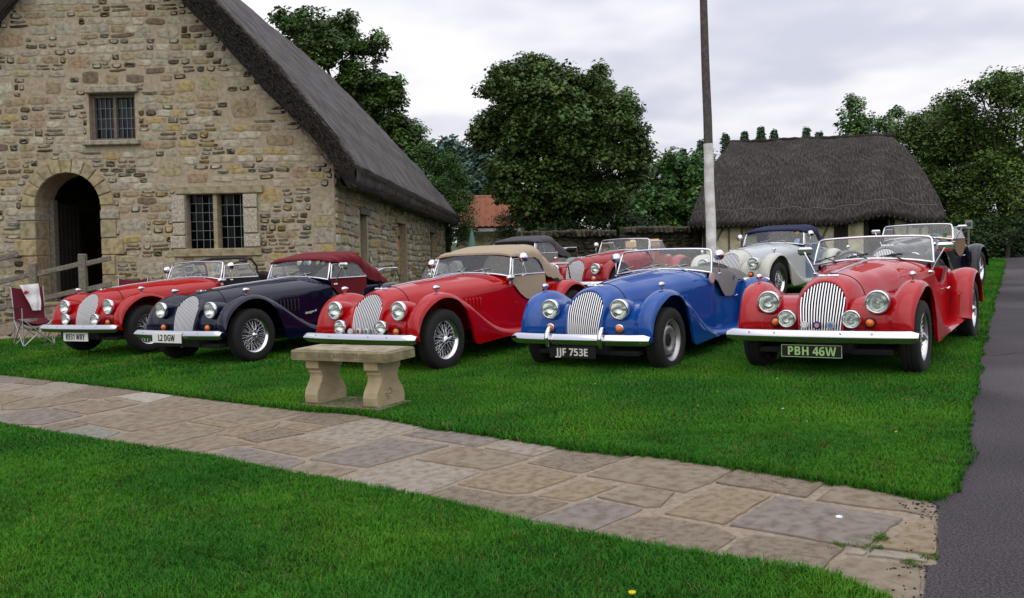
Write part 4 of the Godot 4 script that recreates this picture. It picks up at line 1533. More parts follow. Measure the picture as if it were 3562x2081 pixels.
# ---------------------------------------------------------------- background structures
func make_background() -> void:
	# low house with a red pantiled roof, mostly behind the trees
	var y0 := 2.60
	var house := thing("pantiled_house", "low house with red clay pantile roof and white eaves behind the trees", "house", Transform3D(Basis(), Vector3(-2.0, y0, -36.0)))
	var mb := MB.new()
	mb.box(Vector3(2.1, -1.3, -3.0), Vector3(4.6, 2.6, 5.2))
	part("wall", mb.done(), mats.lime, house)
	mb = MB.new()
	mb.box(Vector3(2.1, -0.06, 0.06), Vector3(5.0, 0.13, 0.06))
	part("fascia", mb.done(), mats.white, house)
	mb = MB.new()
	var rows := []
	for i in 27:   # courses of tiles, each a step proud of the one above
		for e in 2:
			var t: float = (i + e) / 27.0
			var row := PackedVector3Array()
			for k in 209:
				var x := -0.4 + 5.0 * k / 208.0
				row.append(Vector3(x, t * 1.42 + 0.05 + (0.03 if e == 0 else 0.0) + 0.022 * sin(x / 0.24 * TAU), 0.18 - 3.2 * t))
			rows.append(row)
	mb.grid(rows)
	var tiles := part("roof_tiles", mb.done(), mats.pantile, house)
	tiles.set_meta("kind", "stuff")
	mb = MB.new()
	mb.quad(Vector3(-0.4, 1.4, -3.0), Vector3(4.6, 1.4, -3.0), Vector3(4.6, 0.0, -6.2), Vector3(-0.4, 0.0, -6.2))
	part("back_slope", mb.done(), mats.pantile, house)
	mb = MB.new()
	mb.tube(PackedVector3Array([Vector3(-0.4, 1.46, -3.02), Vector3(4.6, 1.46, -3.02)]), 0.09, 8)
	part("ridge_tiles", mb.done(), mats.pantile, house)
	# dry stone walls
	stone_wall("dry stone boundary wall with rough cope stones, left of the gap", 0.2, -22.6, 2.62, -23.0, 2.02)
	stone_wall("dry stone boundary wall with rough cope stones, running up to the hut", 2.95, -23.4, 5.3, -23.8, 2.1)
	# dark pickets in front of the wall
	var pk := thing("picket_fence", "short run of dark wooden pickets before the stone wall", "fence", Transform3D(Basis(), Vector3(1.5, 0.55, -21.2)))
	for k in 11:
		mb = MB.new()
		mb.box(Vector3(0.09 * k, 0.4, 0), Vector3(0.05, 0.88, 0.02), 0.004)
		part("picket", mb.done(), mats.dark_oak, pk)
	mb = MB.new()
	mb.box(Vector3(0.45, 0.6, -0.024), Vector3(1.05, 0.06, 0.024))
	mb.box(Vector3(0.45, 0.2, -0.024), Vector3(1.05, 0.06, 0.024))
	part("rail", mb.done(), mats.dark_oak, pk)
	# small sign on a post before the hedge
	var sg := thing("notice_sign", "small pale notice board on a post before the dark hedge", "sign", Transform3D(Basis(Vector3.UP, -0.3), Vector3(11.66, 0.9, -22.8)))
	mb = MB.new()
	mb.box(Vector3(0, 0.42, -0.03), Vector3(0.05, 1.3, 0.04), 0.005)
	part("post", mb.done(), mats.oak, sg)
	mb = MB.new()
	mb.box(Vector3(0, 1.1, 0), Vector3(0.17, 0.22, 0.02), 0.004)
	part("board", mb.done(), plain(Color(0.5, 0.52, 0.5), 0.6), sg)
	mb = MB.new()
	mb.box(Vector3(0, 1.1, 0.013), Vector3(0.11, 0.1, 0.006))
	part("dark_panel", mb.done(), plain(Color(0.2, 0.22, 0.21), 0.6), sg)
	# closed green parasol behind the barn corner
	var pr := thing("garden_parasol", "closed pale green parasol beyond the barn corner", "parasol", Transform3D(Basis(), Vector3(-1.09, 0.62, -25.0)))
	mb = MB.new()
	mb.lathe([Vector2(0.0, 1.55), Vector2(0.03, 1.5), Vector2(0.10, 1.2), Vector2(0.13, 1.0), Vector2(0.11, 0.98)], 8, Transform3D(Basis(Vector3.RIGHT, -PI / 2), Vector3.ZERO))
	part("canopy", mb.done(), plain(Color(0.33, 0.46, 0.42), 0.8), pr)
	mb = MB.new()
	mb.tube(PackedVector3Array([Vector3(0, 0, 0), Vector3(0, 1.6, 0)]), 0.02, 6)
	part("pole", mb.done(), mats.oak, pr)
	# flag pole
	var fp := thing("flag_pole", "tall wooden pole, weathered dark above and painted white below", "pole", Transform3D(Basis(Vector3(0, 0, 1), 0.024) * Basis(Vector3.UP, 0.4), Vector3(3.74, 0.5, -16.6)))
	mb = MB.new()
	var pts := PackedVector3Array()
	for k in 9:
		pts.append(Vector3(0.006 * sin(k * 1.9), 0.36 * k, 0))
	mb.tube(pts, 0.098, 14, false, 0.088)
	part("painted_base", mb.done(), mats.pole_white, fp)
	mb = MB.new()
	pts = PackedVector3Array()
	for k in 15:
		pts.append(Vector3(0.008 * sin(k * 1.3), 2.88 + 0.5 * k, 0.006 * cos(k * 1.7)))
	mb.tube(pts, 0.083, 14, false, 0.045)
	part("shaft", mb.done(), mats.pole, fp)


func stone_wall(label: String, x0: float, z0: float, x1: float, z1: float, top: float) -> void:
	var ang := atan2(-(z1 - z0), x1 - x0)
	var ln := Vector2(x1 - x0, z1 - z0).length()
	var w := thing("stone_wall", label, "wall", Transform3D(Basis(Vector3.UP, ang), Vector3(x0, 0.5, z0)))
	var h := top - 0.5 - 0.16
	var mb := MB.new()
	mb.box(Vector3(ln / 2, h / 2, -0.2), Vector3(ln, h, 0.36))
	part("core", mb.done(), mats.moss_stone, w)
	var list := pack(0, ln, 0, h, func(_x, _y): return false, 0.07, 0.15, 0.15, 0.4, 3)
	var st := SurfaceTool.new()
	st.begin(Mesh.PRIMITIVE_TRIANGLES)
	for s in list:
		st.append_from(stone_kit[rng.randi_range(0, 9)], 0, Transform3D(Basis.from_scale(Vector3(s[2] - 0.015, s[3] - 0.015, rng.randf_range(0.04, 0.09))), Vector3(s[0], s[1], -0.02)))
	var o := part("stones", st.commit(), mats.moss_stone, w)
	o.set_meta("kind", "stuff")
	var x := 0.0
	while x < ln:
		var cw := rng.randf_range(0.09, 0.18)
		part("cope_stone", stone_kit[rng.randi_range(0, 9)], mats.moss_stone, w, Transform3D(Basis(Vector3(0, 0, 1), rng.randfn() * 0.12).scaled_local(Vector3(cw, rng.randf_range(0.16, 0.26), 0.34)), Vector3(x + cw / 2, h + 0.08, -0.15)))
		x += cw


# ---------------------------------------------------------------- trees
func leaf_clump(leaves: int, size: float, reach: float) -> ArrayMesh:
	var mb := MB.new()
	for k in leaves:
		var d := Vector3(rng.randfn(), rng.randfn() * 0.7, rng.randfn()).normalized() * reach * pow(rng.randf(), 0.5)
		var nrm := (Vector3(rng.randfn() * 0.7, 1.0, rng.randfn() * 0.7) + d * 0.8 / reach).normalized()
		var t := nrm.cross(Vector3(rng.randfn(), rng.randfn(), rng.randfn())).normalized()
		var b := nrm.cross(t)
		var s := size * rng.randf_range(0.7, 1.2)
		var i := mb.v.size()
		mb.add(d)
		mb.add(d + t * s * 0.55 + b * s * 0.42 - nrm * s * 0.10)
		mb.add(d + t * s * 1.1)
		mb.add(d + t * s * 0.55 - b * s * 0.42 - nrm * s * 0.10)
		mb.tri(i, i + 1, i + 2)
		mb.tri(i, i + 2, i + 3)
		mb.norm(i)
	return mb.done()


func tree(called: String, label: String, key: String, clump: Mesh, mat: Material, tint: Color, dense: float, clump_scale: float, group := "", trunk_r := 0.2, drop := 0.0) -> void:
	var d: Array = TREES[key]
	var z: float = d[0]
	var by: float = d[1]
	var lobes := []
	var raw: Array = d.slice(2)
	var mid := Vector3.ZERO
	for k in range(0, raw.size(), 3):
		var zz: float = -z + rng.randf_range(-1.0, 1.0) * raw[k + 2] * 1.3
		lobes.append([Vector3(raw[k], raw[k + 1], zz), raw[k + 2]])
		mid += lobes[-1][0]
	mid /= lobes.size()
	var base := Vector3(mid.x, by - drop, -z)
	var root := thing(called, label, "tree", Transform3D(Basis(), base), group)
	var tr := MB.new()
	var fork := Vector3(0, maxf((mid.y - base.y) * 0.35, 0.5), 0)
	tr.tube(PackedVector3Array([Vector3(0, -0.4, 0), Vector3(0.03, fork.y * 0.5, 0.02), fork]), trunk_r, 9, false, trunk_r * 0.75)
	for l in lobes:
		var c: Vector3 = l[0] - base
		var m1 := fork.lerp(c, 0.5) + Vector3(rng.randfn() * 0.1, 0.12 * fork.distance_to(c), rng.randfn() * 0.1)
		tr.tube(PackedVector3Array([fork - Vector3(0, 0.2, 0), fork.lerp(m1, 0.5), m1, c]), trunk_r * 0.42, 6, false, trunk_r * 0.08)
		for j in 4:
			var e: Vector3 = c + Vector3(rng.randfn(), rng.randfn() * 0.7 + 0.4, rng.randfn()).normalized() * l[1] * 0.9
			tr.tube(PackedVector3Array([m1.lerp(c, 0.6), m1.lerp(c, 0.6).lerp(e, 0.5) + Vector3(0, 0.08, 0), e]), trunk_r * 0.1, 4, false, 0.006)
	part("trunk", tr.done(), mats.bark, root)
	var where := []
	var tints := []
	for l in lobes:
		var r: float = l[1]
		var c: Vector3 = l[0] - base
		var count := int(dense * r * r * 150.0 / (clump_scale * clump_scale)) + 6
		var sprays := []
		for q in 11 + int(r * 4.0):
			var dir := Vector3(rng.randfn(), rng.randfn() * 0.9 + 0.15, rng.randfn()).normalized()
			sprays.append([c + dir * r * rng.randf_range(0.42, 1.0), r * rng.randf_range(0.18, 0.38), rng.randf_range(0.65, 1.4)])
		for j in count:
			var sp: Array = sprays[rng.randi_range(0, sprays.size() - 1)]
			var sr: float = sp[1]
			if rng.randf() < 0.3:   # the inner mass
				sp = [c + Vector3(rng.randfn(), rng.randfn(), rng.randfn()).normalized() * r * 0.7 * sqrt(rng.randf()), r * 0.15, 0.9]
				sr = sp[1]
			var p: Vector3 = sp[0] + Vector3(rng.randfn() * 0.62, rng.randfn() * 0.42, rng.randfn() * 0.62) * sr
			var b := Basis(Vector3.UP, rng.randf() * TAU) * Basis(Vector3.RIGHT, rng.randfn() * 0.35)
			where.append(Transform3D(b.scaled(Vector3.ONE * clump_scale * rng.randf_range(0.5, 1.3)), p))
			var g: float = rng.randf_range(0.7, 1.3) * sp[2]
			var w := rng.randf_range(-0.12, 0.2)
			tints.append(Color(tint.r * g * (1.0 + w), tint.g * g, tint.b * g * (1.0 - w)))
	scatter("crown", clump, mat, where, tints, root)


func make_trees() -> void:
	var m := leafy(Color(1, 1, 1), 0.5)
	var syc := leaf_clump(20, 0.125, 0.30)
	var small := leaf_clump(24, 0.07, 0.24)
	var far := leaf_clump(14, 0.3, 0.5)
	tree("sycamore_tree", "broad dark green sycamore tree standing alone before the red roof", "SYCAMORE", syc, m, Color(0.056, 0.104, 0.023), 1.7, 0.85, "", 0.28)
	tree("barn_tree", "tall dark tree rising behind the ridge of the barn roof", "BARN_TREE", syc, m, Color(0.046, 0.096, 0.019), 1.1, 1.1, "", 0.32)
	tree("holly_bush", "dense green bush with reddish tips beside the far end of the barn", "HOLLY", small, m, Color(0.05, 0.115, 0.02), 1.9, 1.0, "", 0.12)
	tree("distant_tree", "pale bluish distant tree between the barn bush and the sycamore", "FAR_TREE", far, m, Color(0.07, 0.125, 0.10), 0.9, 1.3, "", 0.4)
	tree("ash_tree", "group of mid green trees between the sycamore and the white pole", "BEHIND_TREES", syc, m, Color(0.048, 0.115, 0.026), 1.1, 1.2, "", 0.25)
	tree("young_ash_tree", "thin light green tree whose sprigs show above the hut ridge", "SPRIG_TREE", syc, m, Color(0.065, 0.14, 0.036), 0.75, 0.8, "", 0.12)
	tree("hawthorn_hedge", "tall dark hawthorn right behind the hut roof", "HEDGE_A", small, m, Color(0.062, 0.115, 0.024), 2.4, 1.25, "tall hedge trees on the right", 0.16)
	tree("hawthorn_hedge", "tall hawthorn with loose sprays at the right edge of the view", "HEDGE_B", small, m, Color(0.07, 0.128, 0.026), 2.4, 1.25, "tall hedge trees on the right", 0.16)
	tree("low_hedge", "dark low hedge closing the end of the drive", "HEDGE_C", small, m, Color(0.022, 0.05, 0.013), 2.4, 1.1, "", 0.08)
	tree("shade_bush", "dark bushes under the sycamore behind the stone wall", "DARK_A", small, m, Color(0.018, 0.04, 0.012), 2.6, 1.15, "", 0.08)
	tree("garden_shrub", "small shrub before the left part of the red roof", "SHRUB_A", small, m, Color(0.035, 0.07, 0.018), 1.3, 0.8, "garden shrubs before the red roof", 0.05)
	tree("garden_shrub", "small shrub before the red roof, next to the sycamore", "SHRUB_B", small, m, Color(0.04, 0.085, 0.02), 1.3, 0.8, "garden shrubs before the red roof", 0.05)
	var pop := leaf_clump(14, 0.24, 0.32)
	for k in range(0, POPLARS.size(), 3):
		var x: float = POPLARS[k]
		var top: float = POPLARS[k + 1]
		var r: float = POPLARS[k + 2] * 1.5
		var by := 2.2
		var root := thing("poplar_tree", "slim distant poplar, tip above the hut or trees, number by place from left", "tree", Transform3D(Basis(), Vector3(x, by, -80)), "row of distant poplars")
		var n := k / 3
		root.set_meta("label", ["leftmost slim distant poplar, beside the sycamore", "second distant poplar from the left, before the white pole", "distant poplar tip just left of the white pole", "distant poplar tip just right of the white pole", "distant poplar over the left end of the hut ridge", "bushy distant poplar left in the pair over the hut", "bushy distant poplar right in the pair over the hut", "distant poplar left in the last pair over the hut", "distant poplar right in the last pair over the hut"][n])
		var tr := MB.new()
		tr.tube(PackedVector3Array([Vector3(0, -0.5, 0), Vector3(0.1, (top - by) * 0.5, 0), Vector3(0, top - by - 0.4, 0)]), 0.3, 7, false, 0.03)
		part("trunk", tr.done(), mats.bark, root)
		var where := []
		var tints := []
		for j in 420:
			var t := pow(rng.randf(), 0.7)
			var a := rng.randf() * TAU
			var rr := r * (0.12 + 1.0 * pow(1.0 - t, 0.7)) * sqrt(rng.randf()) * (0.75 + 0.35 * sin(t * 23.0 + a * 2.0))
			where.append(Transform3D(Basis(Vector3.UP, rng.randf() * TAU).scaled(Vector3(0.9, 1.5, 0.9) * rng.randf_range(0.6, 1.0)), Vector3(cos(a) * rr, 2.0 + t * (top - by - 1.9), sin(a) * rr)))
			var g := rng.randf_range(0.7, 1.3)
			tints.append(Color(0.07 * g, 0.12 * g, 0.07 * g))
		scatter("crown", pop, m, where, tints, root)


# ---------------------------------------------------------------- bench and camp chairs
func make_bench() -> void:
	var at := on_lawn(-1.322, -7.217, -0.547)
	var bench := thing("stone_bench", "buff carved stone bench on two scrolled legs beside the path", "bench", at)
	var mb := MB.new()
	var tf := Transform3D(Basis(Vector3.RIGHT, PI / 2), Vector3.ZERO)
	mb.prism(PackedVector2Array([Vector2(-0.51, -0.17), Vector2(-0.5, -0.18), Vector2(0.5, -0.18), Vector2(0.51, -0.17), Vector2(0.51, 0.17), Vector2(0.5, 0.18), Vector2(-0.5, 0.18), Vector2(-0.51, 0.17)]), -0.375, -0.458, tf, 0.014)
	part("seat", mb.done(), mats.bench_top, bench)
	mb = MB.new()
	mb.prism(PackedVector2Array([Vector2(-0.48, -0.15), Vector2(0.48, -0.15), Vector2(0.48, 0.15), Vector2(-0.48, 0.15)]), -0.45, -0.463, tf, 0.004)
	part("seat_panel", mb.done(), rough_mat(lin(0.38, 0.33, 0.26), mats.mott, mats.fine, 2.0, 0.3), bench)
	# leg profile across the depth of the bench
	var half := [Vector2(0.155, 0.0), Vector2(0.175, 0.03), Vector2(0.178, 0.09), Vector2(0.165, 0.13), Vector2(0.14, 0.165), Vector2(0.115, 0.2), Vector2(0.105, 0.235), Vector2(0.105, 0.262), Vector2(0.118, 0.264), Vector2(0.118, 0.285), Vector2(0.145, 0.305), Vector2(0.145, 0.377)]
	var prof := PackedVector2Array()
	for p in half:
		prof.append(p)
	for k in range(half.size() - 1, -1, -1):
		prof.append(Vector2(-half[k].x, half[k].y))
	for x in [-0.31, 0.31]:
		var ltf := Transform3D(Basis(Vector3(0, 0, 1), Vector3(0, 1, 0), Vector3(-1, 0, 0)), Vector3(x, 0, 0))
		mb = MB.new()
		mb.prism(prof, 0.068, -0.068, ltf, 0.006)
		var leg := part("leg", mb.done(), mats.bench, bench)
		if x > 0:
			mb = MB.new()
			var c := Vector3(x + 0.069, 0.115, 0.02)
			for ring in [0.042, 0.028]:
				var ps := PackedVector3Array()
				for k in 20:
					var a := TAU * k / 20
					var rr: float = ring * (1.0 + 0.1 * cos(5.0 * a))
					ps.append(c + Vector3(0, sin(a) * rr, cos(a) * rr))
				mb.tube(ps, 0.0045, 5, true)
			mb.lathe([Vector2(0.0, 0.008), Vector2(0.010, 0.006), Vector2(0.014, 0.0)], 10, Transform3D(Basis(Vector3.UP, PI / 2), c))
			part("carved_rose", mb.done(), mats.bench, leg)
	var tm := TextMesh.new()
	var sf := SystemFont.new()
	sf.font_names = PackedStringArray(["Droid Serif"])
	tm.font = sf
	tm.text = "ANNIE AND FRED BAILEY"
	tm.font_size = 24
	tm.pixel_size = 0.0019
	tm.depth = 0.004
	part("carved_lettering", tm, mats.incised, bench, Transform3D(Basis(), Vector3(0.08, 0.418, 0.1795)))
	mb = MB.new()
	mb.box(Vector3(0, 0.0, 0), Vector3(0.86, 0.03, 0.40), 0.006)
	part("plinth", mb.done(), mats.flag4, bench)
	# small flat white disc on the flags
	var cap := MB.new()
	cap.lathe([Vector2(0.0, 0.004), Vector2(0.013, 0.004), Vector2(0.015, 0.0)], 14, Transform3D(Basis(Vector3.RIGHT, -PI / 2), Vector3.ZERO))
	var o := MeshInstance3D.new()
	o.name = "bottle_cap"
	o.mesh = cap.done()
	o.material_override = mats.white
	o.transform = on_lawn(1.39, -3.86, 0.0, -0.0165)
	add_child(o)
	tag(o, "small white disc lying on a grey paving slab near the drive", "cap")


func camp_chair(at: Transform3D, label: String) -> Node3D:
	var c := thing("camp_chair", label, "chair", at, "maroon folding camp chairs")
	var mb := MB.new()
	var rows := []
	for i in 9:   # sling seat
		var row := PackedVector3Array()
		for j in 9:
			var u := j / 8.0 - 0.5
			var t := i / 8.0
			row.append(Vector3(u * 0.46, 0.43 - 0.075 * (1.0 - 4.0 * u * u) - 0.05 * sin(t * PI) + 0.02 * t, 0.22 - 0.40 * t))
		rows.append(row)
	mb.grid(rows)
	part("seat", mb.done(), mats.maroon, c)
	mb = MB.new()
	rows = []
	for i in 9:
		var row := PackedVector3Array()
		for j in 9:
			var u := j / 8.0 - 0.5
			var t := i / 8.0
			row.append(Vector3(u * (0.44 + 0.04 * t), lerpf(0.43, 0.95, t) - 0.04 * (1.0 - 4.0 * u * u) * t * t, -0.17 - 0.09 * t - 0.05 * (1.0 - 4.0 * u * u)))
		rows.append(row)
	mb.grid(rows)
	part("backrest", mb.done(), mats.maroon, c)
	for s in [-1.0, 1.0]:
		var leg := MB.new()
		leg.tube(PackedVector3Array([Vector3(0.23 * s, 0.0, -0.22), Vector3(0.235 * s, 0.5, -0.18), Vector3(0.24 * s, 0.95, -0.265)]), 0.009, 7)
		part("back_post", leg.done(), mats.steel, c)
		leg = MB.new()
		leg.tube(PackedVector3Array([Vector3(0.23 * s, 0.0, 0.22), Vector3(0.235 * s, 0.62, 0.21)]), 0.009, 7)
		part("front_post", leg.done(), mats.steel, c)
		leg = MB.new()
		leg.tube(PackedVector3Array([Vector3(0.23 * s, 0.01, 0.225), Vector3(-0.23 * s, 0.43, 0.225 + 0.012 * s)]), 0.0115, 7)
		leg.tube(PackedVector3Array([Vector3(0.23 * s, 0.01, -0.225), Vector3(-0.23 * s, 0.43, -0.225 + 0.012 * s)]), 0.008, 7)
		part("cross_brace", leg.done(), mats.steel, c)
		leg = MB.new()
		leg.tube(PackedVector3Array([Vector3(0.232 * s, 0.01, 0.22), Vector3(0.232 * s, 0.43, -0.2)]), 0.008, 7)
		leg.tube(PackedVector3Array([Vector3(0.24 * s, 0.01, -0.22), Vector3(0.24 * s, 0.43, 0.2)]), 0.008, 7)
		part("side_brace", leg.done(), mats.steel, c)
		var arm := MB.new()
		arm.box(Vector3(0.25 * s, 0.625, 0.02), Vector3(0.07, 0.012, 0.46), 0.004, Basis(Vector3.RIGHT, -0.06))
		part("armrest", arm.done(), mats.maroon, c)
	return c


func make_chairs() -> void:
	var t1 := upright(-7.40, -13.80, 0.80).scaled_local(Vector3.ONE * 0.96)
	camp_chair(t1, "maroon folding camp chair with a white cloth over its backrest")
	var mb := MB.new()
	var rows := []
	for i in 15:   # cloth over the back, with folds
		var row := PackedVector3Array()
		for j in 11:
			var u := j / 10.0
			var t := i / 14.0
			var x := lerpf(-0.13 + 0.17 * t, 0.15 + 0.02 * sin(t * 3.0), u)
			var sag := 0.04 * (1.0 - 4.0 * (x / 0.46) * (x / 0.46))
			var y := lerpf(0.975 + 0.02 * u, 0.56, t)
			row.append(Vector3(x, y, -0.215 + 0.075 * t - sag + 0.035 + 0.014 * sin(u * 9.0 + t * 4.0) + 0.01 * sin(t * 11.0)))
		rows.append(row)
	mb.grid(rows)
	var o := thing("draped_cloth", "white cloth with a red emblem hung over the maroon camp chair", "cloth", t1)
	part("fabric", mb.done(), mats.cloth_white, o)
	mb = MB.new()
	mb.box(Vector3(-0.03, 0.86, -0.186), Vector3(0.06, 0.035, 0.010), 0.004, Basis(Vector3(0, 0, 1), -0.2))
	mb.lathe([Vector2(0.0, 0.006), Vector2(0.03, 0.005), Vector2(0.034, 0.0)], 14, Transform3D(Basis(), Vector3(-0.055, 0.855, -0.187)))
	part("emblem", mb.done(), plain(Color(0.66, 0.12, 0.2), 0.8), o)
	camp_chair(upright(-6.45, -15.05, 0.12, -0.02), "maroon folding camp chair behind the leftmost red car")


# ---------------------------------------------------------------- the sports cars
# Own axes: x to the car's left, y up, z forward; origin on the ground under the front axle.
var kit := {}
const WB := 2.441


func lerp_table(t: Array, z: float) -> Array:   # rows [z, a, b, ...] with falling z
	if z >= t[0][0]:
		return t[0]
	for k in range(1, t.size()):
		if z >= t[k][0]:
			var f: float = (t[k - 1][0] - z) / (t[k - 1][0] - t[k][0])
			f = f * f * (3.0 - 2.0 * f) * 0.4 + f * 0.6
			var o := [z]
			for j in range(1, t[k].size()):
				o.append(lerpf(t[k - 1][j], t[k][j], f))
			return o
	return t[-1]


# width, bottom, shoulder and crown of the body at z
const BODY := [[0.02, 0.265, 0.36, 0.585, 0.845], [-0.4, 0.335, 0.32, 0.62, 0.872], [-0.8, 0.415, 0.29, 0.655, 0.888], [-1.2, 0.505, 0.27, 0.70, 0.905], [-1.36, 0.545, 0.26, 0.73, 0.90], [-1.45, 0.56, 0.26, 0.745, 0.885]]
const TAIL := [[-2.02, 0.585, 0.24, 0.70, 0.79], [-2.3, 0.57, 0.24, 0.70, 0.80], [-2.55, 0.53, 0.27, 0.64, 0.755], [-2.75, 0.485, 0.31, 0.54, 0.65], [-2.9, 0.44, 0.34, 0.44, 0.50], [-2.96, 0.41, 0.35, 0.39, 0.42]]


func arch_row(s: Array, power := 2.35) -> PackedVector3Array:
	var row := PackedVector3Array()
	for k in 5:
		row.append(Vector3(-s[1], lerpf(s[2], s[3], k / 5.0), s[0]))
	for k in 25:
		var a := PI - PI * k / 24.0
		var c := cos(a)
		row.append(Vector3(signf(c) * pow(absf(c), 2.0 / power) * s[1], s[3] + pow(sin(a), 2.0 / power) * (s[4] - s[3]), s[0]))
	for k in 5:
		row.append(Vector3(s[1], lerpf(s[3], s[2], (k + 1) / 5.0), s[0]))
	return row


func grille_half(y: float) -> float:
	if y < 0.60:
		return lerpf(0.165, 0.192, clampf((y - 0.36) / 0.24, 0, 1))
	var t := clampf((y - 0.60) / 0.19, 0, 1)
	return 0.192 * sqrt(maxf(1.0 - t * t, 0.0))


func grille_z(y: float) -> float:
	var t := (y - 0.36) / 0.43
	return 0.445 - 0.165 * t + 0.030 * sin(t * PI) - 0.02 * t * t


func grille_row(grow: float, dz: float) -> PackedVector3Array:   # same count as arch_row
	var row := PackedVector3Array()
	for k in 5:
		var y := lerpf(0.36, 0.60, k / 5.0)
		row.append(Vector3(-grille_half(y) - grow, y, grille_z(y) + dz))
	for k in 25:
		var a := PI - PI * k / 24.0
		var y := 0.60 + (0.19 + grow) * sin(a)
		row.append(Vector3(cos(a) * (0.192 + grow), y, grille_z(minf(y, 0.80)) + dz))
	for k in 5:
		var y := lerpf(0.60, 0.36, (k + 1) / 5.0)
		row.append(Vector3(grille_half(y) + grow, y, grille_z(y) + dz))
	return row


